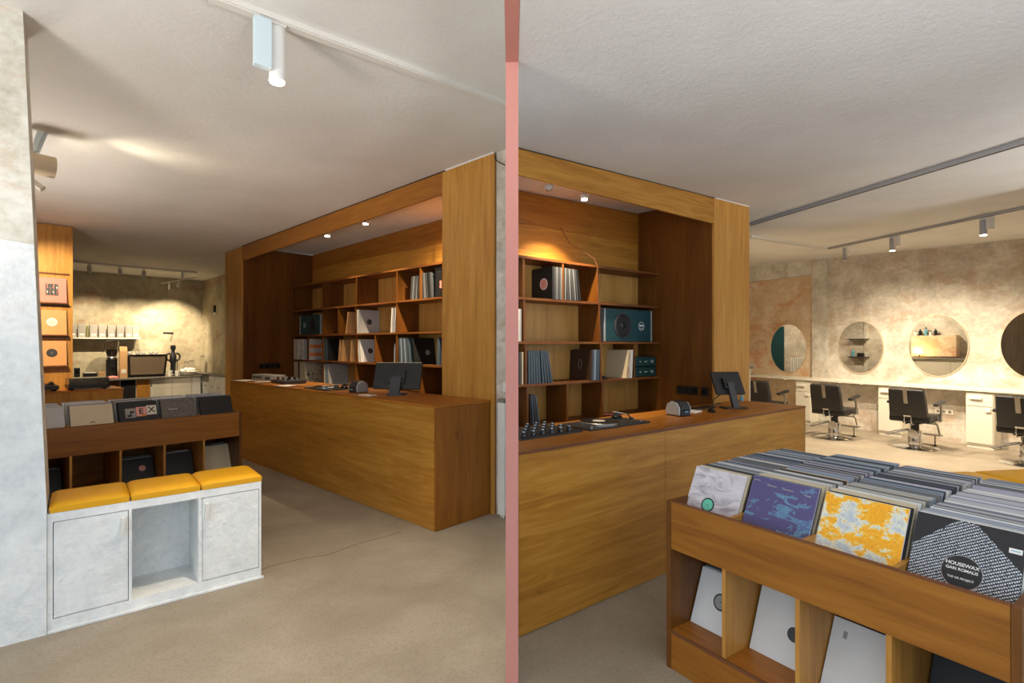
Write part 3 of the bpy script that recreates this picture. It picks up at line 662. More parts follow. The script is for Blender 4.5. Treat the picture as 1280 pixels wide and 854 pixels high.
MB().tube([(-.02+.01*i, -.006, .14+.012*math.sin(i*.785)) for i in range(5)], .003, 5).obj('printed_arc', 'print_black', lf[1])
e = lf[2]
for x, z, mt, ch, rz in ((-.07, .205, 'print_grey', 'r', 0), (.02, .215, 'print_pink', 'E', 0), (.11, .225, 'print_cream', 'X', 0)):
    p = MB().box(x-.043, x+.043, -.0056, -.0042, z-.05, z+.05).obj('cut_out_tile', mt, e)
    if ch != 'r': link('lettering', text_mesh('lettering', ch, .085, 'print_black'), p, Matrix.Translation((x, -.0062, z)) @ FACE)
    else:
        MB().box(x-.004, x+.008, -.0066, -.0058, z-.035, z+.02).obj('lettering', 'print_black', p); MB().box(x-.028, x+.004, -.0066, -.0058, z-.04, z-.018).obj('lettering', 'print_black', p); MB().box(x+.008, x+.03, -.0066, -.0058, z+.0, z+.02).obj('lettering', 'print_black', p)
MB().box(.024, .06, -.0062, -.0057, .166, .185).obj('orange_patch', 'print_orange', e)
MB().tube([(-.10+.012*i, -.006, .215+.006*math.sin(i*2.1)) for i in range(8)], .0028, 5).obj('title_script', 'print_white', lf[3])
GLL = 'records in the lower compartments of the bin behind the white bench'
for k, (fc, n) in enumerate((('black', 3), None, ('black', 6), ('black', 5), ('beige', 6))[i] if (('black', 3), None, ('black', 6), ('black', 5), ('beige', 6))[i] else ('', 0) for i in range(5)):
    if n:
        s = low_stack(FBL, (XL_[k]+XL_[k+1])/2, .20, .201, n, .035, 24, .30 if k != 4 else .33, ['mid_grey','pale_grey','dark_grey'], 'in the lower compartment under ' + nml[k], GLL, fc, th=.008)
        if k == 2: disc(s[0], .05, .19, .03, 'print_pink', .008)

# ------------------------------------------------------------------ LEFT SHOP: display wall with covers, turntables, cafe corner
t = thing('display_wall', 'tall wooden display panel with narrow ledges for three covers', 'display', FL)
zz = lambda x, y: cl(x) - .012
MB().prism([(-6.85,-3.0),(-6.5,-3.0),(-6.5,-1.62),(-6.85,-1.62)], 0, zz).obj('panel', 'ply_z', t)
covers = [(2.275, 'pink_sleeve', 'pink record cover with a small crowd photo on the display panel'), (1.805, 'orange_sleeve', 'plain orange record cover with pale centre disc on the display panel'), (1.355, 'orange_sleeve', 'plain orange record cover with dark picture disc on the display panel')]
FD = FL @ T(-6.5, -1.86, 0, 90)   # local x = +y of the room (to the right), facing the camera side
for i, (z, mt, lab) in enumerate(covers):
    box('ledge', 'ply_edge', t, -6.499, -6.42, -2.06, -1.68, z-.03, z-.012); box('ledge_back', 'ply_shaded_z', t, -6.499, -6.485, -2.06, -1.66, z+.40, z+.425)
    m = FD @ Matrix.Translation((0, -.055, z-.011)) @ LEAN(R(-5), 4, 'X')
    q = MB(); q.box(-.165, .165, -.005, .005, 0, .36); o = q.obj('record_cover', mt, fr=m, bevel=.0015); tag(o, lab, 'record')
    if i == 0:
        ph = MB().box(-.07, .07, -.0066, -.0052, .10, .27).obj('photo', 'dark_grey', o)
        rr = random.Random(3)
        for a in range(4):
            for c in range(5): MB().cyl((-.054+.036*a+rr.uniform(-.004,.004), -.0068, .118+.033*c), (-.054+.036*a, -.0078, .118+.033*c), .013, n=10).obj('face_blob', ('print_pink','print_cream','print_grey','pink_sleeve')[(a*2+c) % 4], ph)
    else: disc(o, .0, .185, .05, 'print_cream' if i == 1 else 'dark_grey', .010, ring='print_white' if i == 1 else 'print_black', hole='print_black' if i == 1 else 'print_cream')
t = thing('listening_counter', 'low wooden counter in front of the display panel carrying two turntables', 'counter', FL)
box('front_panel', 'ply_z', t, -5.82, -5.80, -3.0, -1.14, 0, .985, .001); box('countertop', 'ply_top', t, -6.49, -5.79, -3.0, -1.13, .986, 1.008, .001)
box('end_panel', 'ply_z', t, -6.49, -5.825, -1.16, -1.14, 0, .985)
turntable(FL @ T(-6.02, -1.52, 1.008+.023, 90), 'black turntable with clear dust cover in front of the display panel', .46, .34, lid=True)
turntable(FL @ T(-6.02, -2.06, 1.008+.023, 90), 'black turntable without cover at the pillar end of the listening counter', .42, .34)
# cafe
t = thing('cafe_counter', 'cafe counter with stone top, wood, dark opening and cream cabinet fronts', 'counter', FL)
box('worktop', 'stone_grey', t, -11.69, -10.88, -3.2, 1.44, .845, .88, .003)
box('carcass', 'warm_white', t, -11.69, -10.95, -3.2, 1.42, .0, .844)
for y0, y1, mt in ((-2.6,-.9,'ply_shaded_z'), (-.9,-.22,'ply_shaded_z'), (-.20,.08,'gap_black'), (.10,.36,'ply_z'), (.40,1.22,'warm_white'), (1.24,1.42,'white_paint')):  # the black panel paints in the dark of an opening
    if mt == 'warm_white':
        box('drawer', mt, t, -10.949, -10.93, y0, y0+.40, .60, .83, .002); box('drawer', mt, t, -10.949, -10.93, y0+.41, y1, .60, .83, .002)
        box('door', mt, t, -10.949, -10.93, y0, y0+.40, .05, .595, .002); box('door', mt, t, -10.949, -10.93, y0+.41, y1, .05, .595, .002)
    else: box('front_panel', mt, t, -10.949, -10.93, y0, y1, .05, .83, .002)
t = thing('wall_counter', 'white cabinet run with grey worktop along the right cafe wall', 'cabinet', FL)
box('worktop', 'stone_grey', t, -11.69, -8.6, 1.445, 1.69, .90, .93, .003); box('carcass', 'white_paint', t, -11.6, -8.6, 1.50, 1.69, 0, .899)
for i in range(5):
    x = -11.0 + .46*i
    d = box('door', 'white_paint', t, x, x+.44, 1.482, 1.499, .05, .72, .002); box('handle', 'steel', d, x+.17, x+.27, 1.465, 1.481, .62, .64)
    box('drawer', 'stone_grey' if i == 0 else 'white_paint', t, x, x+.44, 1.482, 1.499, .73, .885, .002)
t = thing('wall_shelf', 'pale wall shelf holding a row of grey coffee bags', 'shelf', FL)
box('board', 'warm_white', t, -11.69, -11.40, -1.5, .27, 1.775, 1.805, .002)
for y in (-1.0, .18): MB().hexa([(-11.69,y,1.55),(-11.66,y,1.55),(-11.66,y+.02,1.55),(-11.69,y+.02,1.55)], [(-11.69,y,1.774),(-11.45,y,1.774),(-11.45,y+.02,1.774),(-11.69,y+.02,1.774)]).obj('bracket', 'warm_white', t)
def bag(fr, label, w, h, d, mat='bag_grey', cat='bag', group=None):
    t = thing('coffee_bag', label, cat, fr, group)
    MB().hexa([(-w/2,-d/2,0),(w/2,-d/2,0),(w/2,d/2,0),(-w/2,d/2,0)], [(-w/2,-d/2*.8,h*.85),(w/2,-d/2*.8,h*.85),(w/2,d/2*.8,h*.85),(-w/2,d/2*.8,h*.85)]).obj('body', mat, t, bevel=.004)
    MB().hexa([(-w/2,-d*.39,h*.852),(w/2,-d*.39,h*.852),(w/2,d*.39,h*.852),(-w/2,d*.39,h*.852)], [(-w/2,-.006,h),(w/2,-.006,h),(w/2,.006,h),(-w/2,.006,h)]).obj('folded_top', mat, t)
    box('label', 'bag_label', t, -w*.3, w*.3, -d/2-.003, -d/2+.001, h*.16, h*.28)
    return t
for i, y in enumerate((-1.32,-1.15,-.97,-.81,-.60,-.44,-.27,-.10,.06,.20)):
    bag(FL @ T(-11.53, y, 1.806, 90), 'grey coffee bag with pale label, %s from the espresso-machine end of the wall shelf' % ORD[9-i], .135, .30, .12, group='coffee bags on the wall shelf')
tag(MB().lathe([(.028,0),(.034,.03),(.035,.16),(.022,.22),(.018,.26)], 16).obj('jar', 'olive', fr=FL @ T(-11.53, -.705, 1.806), smooth=True), 'olive jar standing between the grey coffee bags', 'jar')
t = thing('coffee_grinder', 'black coffee grinder with clear bean hopper on the cafe counter', 'grinder', FL @ T(-11.2, -.32, .881, 90))
MB().lathe([(.11,0),(.11,.02),(.105,.03),(.105,.40),(.11,.42)], 20).obj('body', 'black_plastic', t, smooth=True)
MB().lathe([(.10,.421),(.10,.46),(.085,.48)], 20).obj('collar', 'chrome', t, smooth=True)
MB().lathe([(.085,.481),(.13,.66),(.14,.84),(.136,.84),(.126,.66),(.081,.485)], 20).obj('hopper', 'glass', t, smooth=True)
MB().lathe([(.078,.49),(.115,.64),(.001,.66)], 16).obj('beans', 'coffee', t, smooth=True)
MB().lathe([(.145,.842),(.145,.86),(.001,.868)], 20).obj('hopper_lid', 'black_gloss', t, smooth=True)
MB().box(-.03,.03,-.19,-.106,.25,.28).obj('spout', 'black_plastic', t)
t = thing('espresso_machine', 'espresso machine with brushed back panel on the cafe counter', 'coffee machine', FL @ T(-11.2, .325, .881, 90))
MB().hexa([(-.33,-.18,.06),(.33,-.18,.06),(.33,.22,.06),(-.33,.22,.06)], [(-.36,-.26,.50),(.36,-.26,.50),(.36,.24,.50),(-.36,.24,.50)]).obj('body', 'machine_steel', t, bevel=.01)
MB().box(-.37,.37,-.27,.25,.502,.53).obj('cup_tray', 'black_gloss', t, bevel=.004)
for s in (-1, 1):
    MB().hexa([(s*.345-.012,-.19,.0),(s*.345+.012,-.19,.0),(s*.345+.012,.22,.0),(s*.345-.012,.22,.0)], [(s*.378-.012,-.272,.50),(s*.378+.012,-.272,.50),(s*.378+.012,.24,.50),(s*.378-.012,.24,.50)]).obj('side_panel', 'black_plastic', t)
box('base', 'black_plastic', t, -.32, .32, -.16, .2, .012, .058, .004)
for sx in (-.28, .28):
    for sy in (-.12, .16): MB().cyl((sx,sy,0),(sx,sy,.012),.025,n=10).obj('foot','rubber',t)
for i in range(5):
    tag(MB().lathe([(.028,0),(.045,.03),(.05,.065),(.046,.065),(.04,.03),(.001,.01)], 14).obj('cup', 'ceramic', fr=FL @ T(-11.32+.10*(i % 2), .05+.13*i, .881+.531), smooth=True), 'white cup warming on top of the espresso machine', 'cup', 'cups on the espresso machine')
tag(bag(FL @ T(-11.0, -.14, .881, 90), 'tan paper bag standing behind the grinder beside the espresso machine', .14, .72, .10, 'cardboard'), cat='bag')
t = thing('pour_over_grinder', 'tall dark hand grinder with two round handles beside the espresso machine', 'grinder', FL @ T(-11.15, .885, .881, 90))
MB().lathe([(.085,0),(.085,.02),(.06,.05),(.055,.30),(.075,.36),(.07,.50),(.04,.56),(.035,.62),(.06,.66),(.055,.74),(.001,.75)], 18).obj('body', 'black_plastic', t, smooth=True)
for s in (-1, 1): MB().tube([(s*.06,0,.36),(s*.13,0,.40),(s*.145,0,.47),(s*.12,0,.53),(s*.06,0,.55)], .022, 8).obj('handle', 'black_plastic', t, smooth=True)
def tumbler(fr, label, r, h, mat='ceramic', cat='cup', group=None, handle=False):
    t = thing('cup', label, cat, fr, group)
    MB().lathe([(r*.8,0),(r,h),(r*.9,h),(r*.7,.006),(.001,.006)], 16).obj('body', mat, t, smooth=True)
    if handle: MB().tube([(r*.9,0,h*.25),(r*1.5,0,h*.35),(r*1.5,0,h*.7),(r*.95,0,h*.8)], .006, 6).obj('handle', mat, t, smooth=True)
    return t
tumbler(FL @ T(-10.97, .775, .881), 'white beaker standing right of the espresso machine', .055, .14)
tumbler(FL @ T(-10.96, .93, .881), 'white mug with handle in front of the dark hand grinder', .06, .13, handle=True)
t = thing('pitcher', 'clear glass pitcher behind the dark hand grinder', 'pitcher', FL @ T(-11.40, 1.0, .881)); MB().lathe([(.07,0),(.09,.05),(.085,.2),(.07,.38),(.066,.38),(.08,.2),(.085,.05),(.001,.008)], 18).obj('body','glass',t,smooth=True)
MB().tube([(.07,0,.34),(.14,0,.32),(.14,0,.12),(.085,0,.09)], .009, 6).obj('handle','black_plastic',t,smooth=True)
t = thing('bread_basket', 'pale bowl heaped with white paper wraps on the cafe counter', 'bowl', FL @ T(-11.13, 1.19, .881))
MB().lathe([(.12,0),(.2,.05),(.23,.10),(.22,.10),(.19,.055),(.001,.02)], 24).obj('bowl','ceramic',t,smooth=True)
rr = random.Random(5)
for i in range(9):
    a = i*.7; r = .05+.09*((i*7) % 5)/5
    MB().lathe([(.03,-.02),(.055,.0),(.05,.03),(.02,.05),(.001,.052)], 10, (r*math.cos(a), r*math.sin(a), .09+rr.uniform(0,.05))).obj('wrap','paper',t,smooth=True)
for i, (x, y, h) in enumerate(((-11.45,1.25,.30), (-11.52,1.39,.34), (-11.3,1.58,.40))):
    lab = ('short clear glass jar near the corner of the cafe', 'middle clear glass jar near the corner of the cafe', 'tall clear glass jar on the white cabinet run')[i]
    t = thing('glass_jar', lab, 'jar', FL @ T(x, y, .881 if i < 2 else .931)); MB().lathe([(.06,0),(.065,.02),(.065,h*.8),(.05,h),(.047,h),(.06,h*.8),(.06,.02),(.001,.01)], 16).obj('body','glass',t,smooth=True)
    MB().lathe([(.05,h+.001),(.05,h+.02),(.001,h+.025)],16).obj('lid','steel',t,smooth=True)
t = thing('card_terminal', 'small black card reader on the cafe counter beside the display panel', 'terminal', FL @ T(-11.0, -.96, .881, 90)); box('body','black_plastic',t,-.05,.05,-.03,.03,.02,.26,.012); box('base','dark_grey',t,-.06,.06,-.05,.05,0,.019,.004); box('screen','black_gloss',t,-.036,.036,-.033,-.0305,.13,.23)
t = thing('cash_tray', 'black tray box with white papers on the cafe counter', 'box', FL @ T(-10.99, -.74, .881, 90)); box('body','black_plastic',t,-.12,.12,-.07,.07,0,.14,.006); box('paper_stack','paper',t,-.10,.10,-.06,.06,.141,.15)
t = thing('box', 'small tan cardboard box on the cafe counter', 'box', FL @ T(-10.98, -.54, .881, 86)); box('body','cardboard',t,-.055,.055,-.05,.05,0,.15,.003); box('flap','tan',t,-.054,.054,-.049,.049,.151,.155)
q = MB(); q.lathe([(.09,0),(.10,.02),(.07,.045),(.03,.06),(.001,.062)], 12); tag(q.obj('cloth', 'pink_cloth', fr=FL @ T(-10.97, -.345, .881) @ Matrix.Diagonal((.7,1.2,1,1)), smooth=True), 'crumpled pink cloth in front of the coffee grinder', 'cloth')
t = thing('hook_rail', 'small dark rail with hanging strap on the cafe wall', 'hook', FL @ T(-11.70, .92, 1.93, 90)); box('rail','black_plastic',t,-.11,.11,-.03,0,0,.025,.003); MB().tube([(.09,-.02,0),(.06,-.025,-.12),(.04,-.02,-.22)],.004,6).obj('strap','dark_grey',t)
t = thing('wall_sensor', 'small black wall unit on the right cafe wall', 'sensor', FL @ T(-10.76, 1.70, 2.45)); box('body','black_plastic',t,-.05,.05,-.05,0,0,.18,.006); box('plate','white_paint',t,-.04,.04,-.02,0,-.06,-.001,.002)
# cafe track lights
t = thing('light_track', 'pale ceiling track carrying the cafe spots', 'track', FL)
zt = cl(-10) - .02
MB().box(-10.03,-9.97,-3.0,1.06,zt-.035,zt).obj('rail','track_white',t)
MB().hexa([(-11.0,.60,zt-.25),(-10.97,.60,zt-.25),(-9.85,1.0,zt-.15),(-9.88,1.0,zt-.15)],[(-11.0,.60,zt-.22),(-10.97,.60,zt-.22),(-9.85,1.0,zt-.12),(-9.88,1.0,zt-.12)]).obj('branch_rail','track_white',t)
MB().box(-10.02,-9.98,.76,.80,zt-.17,zt-.036).obj('drop_rod','track_white',t)
def track_spot(fr, label, tgt, energy, length=.14, r=.038, mat='track_white', on=True, angle=75, color=(1,.82,.56), drop=.10, group=None, name='track_spot'):
    t = thing(name, label, 'lamp', fr, group)
    d = Vector(tgt).normalized(); p = Vector((0,0,-drop))
    MB().box(-.02,.02,-.02,.02,-.02,0).obj('adapter', mat, t); MB().cyl((0,0,-.02), p, .009, n=8).obj('stem', mat, t)
    a = p - d*length*.35; b = p + d*length*.65
    MB().cyl(a, b, r, r*1.05, n=20).obj('housing', mat, t, smooth=True)
    if on:
        MB().cyl(b + d*.001, b + d*.008, r*.82, r*.7, n=16).obj('bulb', 'bulb', t)
        lamp('spot_light', t, b + d*.03, b + d, energy, .03, angle, .6, color)
    else: MB().cyl(b + d*.001, b + d*.004, r*.8, n=16).obj('lens', 'dark_grey', t)
    return t
for i, (y, on, tg) in enumerate(((-.90, True, (-.9,.2,-1)), (-.39, False, (-.2,0,-1)), (.035, True, (-.9,.15,-1)))):
    track_spot(FL @ T(-10, y, zt-.036), ('lit cafe track spot nearest the display panel', 'unlit slim spot on the cafe ceiling track', 'lit cafe track spot in the middle of the rail')[i], tg, 110, on=on, group=None)
track_spot(FL @ T(-10.38, .80, zt-.21), 'lit spot on the slanting cafe branch rail', (-.8,.1,-.8), 120, drop=.06)
track_spot(FL @ T(-10.72, .69, zt-.24), 'unlit slim spot at the end of the slanting cafe branch rail', (-.1,0,-1), 0, on=False, drop=.05, r=.02)

# ceiling track with big lamp near the window side, and wall lamp behind the pillar
FT = FL @ T(0,0,0,90)
t = thing('light_track', 'white ceiling track above the floor in front of the counter with the monitor', 'track', WORLD)
a, b = Vector((-1.62, 2.80)), Vector((-.036, 4.105)); d = (b-a).normalized(); n_ = Vector((-d.y, d.x))*.034
def trk(off, w, z0, z1):
    pts = [a+n_*(off-w), b+n_*(off-w), b+n_*(off+w), a+n_*(off+w)]
    return MB().prism([(p.x,p.y) for p in pts], lambda x, y: ceil_l(x, y)-z0, lambda x, y: ceil_l(x, y)-z1)
trk(0, .8, .040, .001).obj('rail', 'track_white', t); trk(-.98, .16, .034, .001).obj('rail_lip', 'track_white', t); trk(1.0, .14, .03, .001).obj('shade_strip', 'dark_grey', t)  # last piece is a solid dark strip painting the shade beside the rail
p = Vector((-1.385, 2.985)); zc = ceil_l(p.x, p.y)
t = thing('ceiling_lamp', 'white cylinder spot with pale blue-lit gear box on the ceiling track', 'lamp', Matrix.Translation((p.x, p.y, zc-.041)) @ Matrix.Rotation(math.atan2(d.y, d.x), 4, 'Z'))
box('gear_box', 'lamp_box', t, -.085, .004, -.045, .0, -.285, -.013, .002); box('adapter', 'track_white', t, -.05, .09, -.02, .02, -.012, 0)
MB().cyl((.052,.03,-.012), (.052,.03,-.315), .044, n=24).obj('housing', 'lamp_white', t, smooth=True)
MB().lathe([(.042,-.316),(.040,-.324),(.001,-.330)], 20, (.052,.03,0)).obj('bulb', 'bulb', t, smooth=True)
lamp('spot_light', t, (.052,.03,-.36), (.30,-.35,-3.2), 90, .035, 80, .7, (1,.84,.62))
pz = 3.215; px, py = -4.08, 4.52
t = thing('wall_spot', 'beige cylinder spot aimed along the ceiling behind the plaster pillar', 'lamp', Matrix.Translation((px, py, pz)))
MB().cyl((-.11,-.13,-.0), (.055,.09,-.008), .088, .092, n=28).obj('housing', 'lamp_beige', t, smooth=True)
MB().cyl((.0556,.0908,-.008), (.0565,.092,-.008), .066, n=24).obj('lens', 'bulb', t)
zc_ = ceil_l(px, py)-pz-.002
MB().hexa([(-.06,-.02,.10),(-.01,-.02,.10),(-.01,.02,.10),(-.06,.02,.10)],[(.0,-.02,zc_),(.06,-.02,zc_),(.06,.02,zc_),(.0,.02,zc_)]).obj('bracket', 'lamp_box', t)
MB().cyl((-.16,.02,-.09),(-.02,.06,-.20),.026,n=14).obj('arm','track_white',t,smooth=True)
lamp('spot_light', t, (.10,.097,-.008), (1.2,.60,.34), 13, .04, 54, 1., (1,.86,.62))
lamp('spot_light', t, (.10,.097,-.008), (1.2,1.15,.34), 15, .04, 46, 1., (1,.86,.62))
# radiator cover and switch by the left shop's end wall
t = thing('radiator', 'white radiator edge against the plaster wall beside the wide wooden column', 'radiator', FL)
box('panel','white_paint',t,.125,.212,.655,.71,.03,1.10,.006); box('top_cap','stone_grey',t,.120,.213,.65,.712,1.101,1.135,.003)
for i in range(2): MB().cyl((.15+.03*i,.68,0),(.15+.03*i,.68,.03),.01,n=10).obj('foot','white_paint',t)
t = thing('light_switch', 'white light switch on the plaster wall above the radiator', 'switch', FL @ T(.175,.72,1.20)); box('plate','white_paint',t,-.035,.035,-.012,0,0,.09,.003); box('rocker','ceramic',t,-.02,.02,-.016,-.0125,.02,.07,.002)

# ------------------------------------------------------------------ RIGHT SHOP: counter, portal, shelving (all end at the partition)
HR = 1.052; K = .7684      # world x = .036 is local x = K*y
skew = lambda x, y: K*y + .002
def sb(name, mat, t, x1, y0, y1, z0, z1, x0=None):
    l0, l1 = (skew(0,y0), skew(0,y1)) if x0 is None else (x0, x0)
    z1f = z1 if callable(z1) else (lambda x, y: z1)
    return MB().prism([(l0,y0),(x1,y0),(x1,y1),(l1,y1)], z0, z1f).obj(name, mat, t)
t = thing('bar_counter', 'honey-stained plywood counter with inset mixer and turntable, ending near the salon chairs', 'counter', FR)
sb('body', 'ply_red_x', t, 3.55, .024, .64, 0, HR-.026)
sb('front_panel', 'ply_x', t, 1.347, 0, .022, .006, HR-.022); sb('front_panel', 'ply_x', t, 3.556, 0, .022, .006, HR-.022, x0=1.352)
sb('end_panel', 'ply_knot', t, 3.575, 0, .655, .004, HR-.022, x0=3.557)
sb('countertop', 'ply_top', t, 3.577, -.001, .66, HR-.016, HR); sb('countertop_edge', 'ply_edge', t, 3.578, -.003, -.0012, HR-.020, HR-.001)
t = thing('wooden_portal', 'wooden portal with wide column beside the salon, over the inset turntable', 'portal', FR)
def cr_(x, y):
    p = FR @ Vector((x, y, 0)); return ceil_r(p.x, p.y) - .010
sb('front_panel', 'ply_z', t, 3.77, .67, .692, 0, cr_, x0=3.073)
sb('side_panel', 'ply_shaded_z', t, 3.095, .693, 1.68, 0, cr_, x0=3.073); sb('side_panel', 'ply_shaded_z', t, 3.77, .693, 1.68, 0, cr_, x0=3.748)
sb('header_panel', 'ply_x', t, 3.072, .672, .694, 2.892, cr_); sb('header_edge', 'ply_edge', t, 3.072, .695, .705, 2.90, cr_)
cc = lambda x, y: cr_(x, y) + .009
MB().prism([(3.10,.664),(3.772,.664),(3.772,.68),(3.10,.68)], cr_, cc).obj('cover_strip', 'white_paint', t)
MB().prism([(skew(0,.674),.674),(3.09,.674),(3.09,.69),(skew(0,.69),.69)], cr_, cc).obj('shade_strip', 'gap_black', t)  # black filler strip, coloured as the shade above the header
ZR = [2.452, 2.080, 1.682, 1.296, .905]
rowsR = [[1.119,1.598,2.082], [1.128,2.106], [1.147,2.123,2.647], [1.165,1.656,2.153]]
YF, YB = 1.34, 1.64
shelving(FR, 'open plywood shelving with teal loudspeaker behind the inset turntable', 0, 3.071, YF, YB, ZR, rowsR, cr_, .022, skew)
GRR = 'records shelved behind the counter with inset turntable'
YR = 1.49; SR = .300; yy = YR
s = stand(FR, 1.468, YR, ZR[1], ['black'], .03, .305, .02, 0, 'with pale oval emblem on the topmost shelf', GRR, faces=-1)
disc(s[0], .03, .15, .045, 'print_pink', .02, hole='print_black', ring='print_white')
stand(FR, 1.492, YR, ZR[1], ['dark_grey','mid_grey','dark_grey','mid_grey'], .026, .305, .022, 0, 'filed behind the black emblem sleeve on the topmost shelf', GRR, faces=-1)
stand(FR, 1.626, YR, ZR[1], ['mid_grey','dark_grey','mid_grey','dark_grey','mid_grey','dark_grey','black'], .033, .305, .022, 0, 'fanning out right of the divider on the topmost shelf', GRR, lean2=-9, faces=-1)
q = MB(); q.hexa([(2.068,1.36,ZR[1]+.001),(2.069,1.36,ZR[1]+.001),(2.069,1.63,ZR[1]+.001),(2.068,1.63,ZR[1]+.001)],[(2.066,1.36,ZR[1]+.26),(2.069,1.36,ZR[1]+.26),(2.069,1.40,ZR[1]+.26),(2.066,1.40,ZR[1]+.26)])
for i, (x, z, mt, lab) in enumerate(((1.068, ZR[2], 'paper', 'slim white booklet standing beside the partition'), (1.086, ZR[2], 'sleeve_pale_grey', 'slim pale grey booklet beside the white one'), (1.078, ZR[3], 'sleeve_dark_grey', 'slim dark booklet beside the slate-blue set'), (1.108, ZR[3], 'sleeve_beige', 'slim beige booklet beside the slate-blue set'))):
    t = thing('stub', lab, 'book', FR @ T(x, 1.345, z)); q = MB(); q.box(-.007,.007,0,.022,0,.29); q.obj('cover', mt, t); MB().box(-.005,.005,.0225,.026,.004,.286).obj('inner_edge', 'paper', t)  # short stubs stand in for record sleeves cut off by the partition
speaker(FR @ T(2.60, 1.38, ZR[2]), 'dark teal loudspeaker with black woofer and round badge over the teal amplifiers', .76, .345, .22, 1)
stand(FR, 1.185, YR, ZR[3], ['slate']*5, .031, SR, .023, -1, 'leaning in the even slate-blue set', GRR, lean2=-4, faces=-1)
stand(FR, 1.350, YR, ZR[3], ['slate']*4, .035, SR, .021, -5, 'leaning in the even slate-blue set', GRR, lean2=-11, faces=-1)
s = stand(FR, 1.975, YR, ZR[3], ['brown'], .03, .30, .02, 3, 'with thin oval line beside slate sleeves', GRR, faces=-1)
MB().tube([(.0+.025*math.cos(k*.628), -.0115, .16+.045*math.sin(k*.628)) for k in range(11)], .002, 5).obj('oval_line', 'print_grey', s[0])
stand(FR, 2.00, YR, ZR[3], ['slate','blue_grey','slate','slate'], .027, .305, .023, 2, 'filed against the dark brown sleeve with oval line', GRR, faces=-1)
s = stand(FR, 2.515, YR, ZR[3], ['beige'], .03, .30, .012, 7, 'leaning plain beside the teal amplifiers', GRR, faces=-1)
stand(FR, 2.545, YR, ZR[3], ['beige'], .03, .30, .012, 6, 'with rusty marbling beside the teal amplifiers', GRR, faces=-1, art='cover_marble')
stand(FR, 2.575, YR, ZR[3], ['white','white'], .022, .30, .012, 5, 'leaning behind the marbled cover beside the amplifiers', GRR, lean2=3, faces=-1)
stand(FR, 1.205, YR, ZR[4], ['black','slate','dark_grey','slate'], .034, .29, .018, -2, 'leaning on the lowest shelf behind the mixer', GRR, lean2=-9, faces=-1)
for i in range(2):
    t = thing('amplifier', ('lower', 'upper')[i] + ' teal amplifier of the pair under the loudspeaker with round badge', 'amplifier', FR @ T(2.87, 1.37, ZR[3] + .112*i))
    box('case','teal_dark',t,-.18,.18,0,.24,.006,.108,.004); MB().cyl((.10,-.016,.057),(.10,0,.057),.018,n=18).obj('volume_knob','silver_trim',t)
    MB().cyl((-.10,-.01,.057),(-.10,0,.057),.009,n=12).obj('knob','silver_trim',t); MB().box(-.02,.02,-.003,-.0005,.053,.061).obj('badge','print_white',t)
    for sx in (-.14,.14): MB().box(sx-.02,sx+.02,.02,.05,0,.006).obj('foot','rubber',t)
tag(MB().tube([(2.20,1.40,ZR[4]+.012),(2.28,1.43,ZR[4]+.02),(2.36,1.40,ZR[4]+.012),(2.44,1.46,ZR[4]+.012),(2.30,1.50,ZR[4]+.012)],.009,6).obj('cable','pink_sleeve',fr=FR), 'coiled reddish cable on the lowest shelf under the amplifiers', 'cable')
tag(MB().lathe([(.05,0),(.055,.012),(.03,.03),(.001,.033)],16).obj('puck','black_plastic',fr=FR @ T(2.22,1.40,ZR[3])), 'small black puck on the shelf left of the marbled cover', 'puck')
tag(MB().lathe([(.025,0),(.03,.02),(.012,.04),(.02,.06),(.001,.07)],12).obj('figurine','lamp_beige',fr=FR @ T(2.72,1.56,ZR[3]+.223)), 'tiny gold ornament on top of the teal amplifiers', 'ornament')
wire('thin dark cable hanging along the divider from above the topmost shelf', FR, [(1.83,1.63,2.85),(1.93,1.60,2.70),(2.03,1.35,2.52),(2.045,1.325,2.45),(2.06,1.325,2.2),(2.10,1.325,1.7),(2.13,1.325,1.0)], .004, 'ply_edge')
socket(FR @ T(2.255, 1.64, 1.17), 'black double socket on the shelving back above the coiled cable', 2, s=.07)
socket(FR @ T(3.073, .98, 1.165, -90), 'wide black socket strip on the inner face of the salon-side column', 3, s=.085)
socket(FR @ T(3.073, .77, 1.165, -90), 'single black switch on the inner face of the salon-side column', 1, s=.085)
# on the counter
t = thing('mixer', 'black inset mixer with rows of chrome-topped knobs', 'mixer', FR @ T(.56, .40, HR))
MB().prism([(-.358,-.15),(.20,-.15),(.20,.19),(-.097,.19)], 0, .012).obj('faceplate', 'black_plastic', t)
for i in range(6):
    for j in range(4):
        x, y = -.29+.08*i, -.11+.085*j
        if x < -.358+K*(y+.15)+.03: continue
        k_ = MB().lathe([(.017,.012),(.016,.035),(.012,.042),(.001,.043)], 12, (x,y,0)).obj('knob', 'black_gloss', t, smooth=True)
        MB().lathe([(.010,.0435),(.009,.048),(.001,.049)], 10, (x,y,0)).obj('knob_cap', 'chrome', k_, smooth=True)
turntable(FR @ T(1.15, .40, HR), 'black inset turntable with chrome arm beside the mixer', .66, .34, True)
t = scanner(FR @ T(2.02, .36, HR, -6), 'rounded black label printer with beige sides right of the inset turntable', 1, .95)
tag(box('card', 'paper', None, -.07, .07, -.05, .05, 0, .012, .002), 'thick white card lying between label printer and mouse', 'card').matrix_world = FR @ T(2.30, .40, HR, 10)
t = thing('mouse', 'black computer mouse in front of the tilted tablet', 'mouse', FR @ T(2.43, .30, HR, 35))
q = MB(); q.M = Matrix.Diagonal((1.5,1,1,1)); q.lathe([(.034,0),(.036,.010),(.028,.024),(.012,.032),(.001,.033)], 18); q.obj('shell','black_gloss',t,smooth=True); MB().box(.018,.034,-.003,.003,.026,.032).obj('wheel','dark_grey',t)
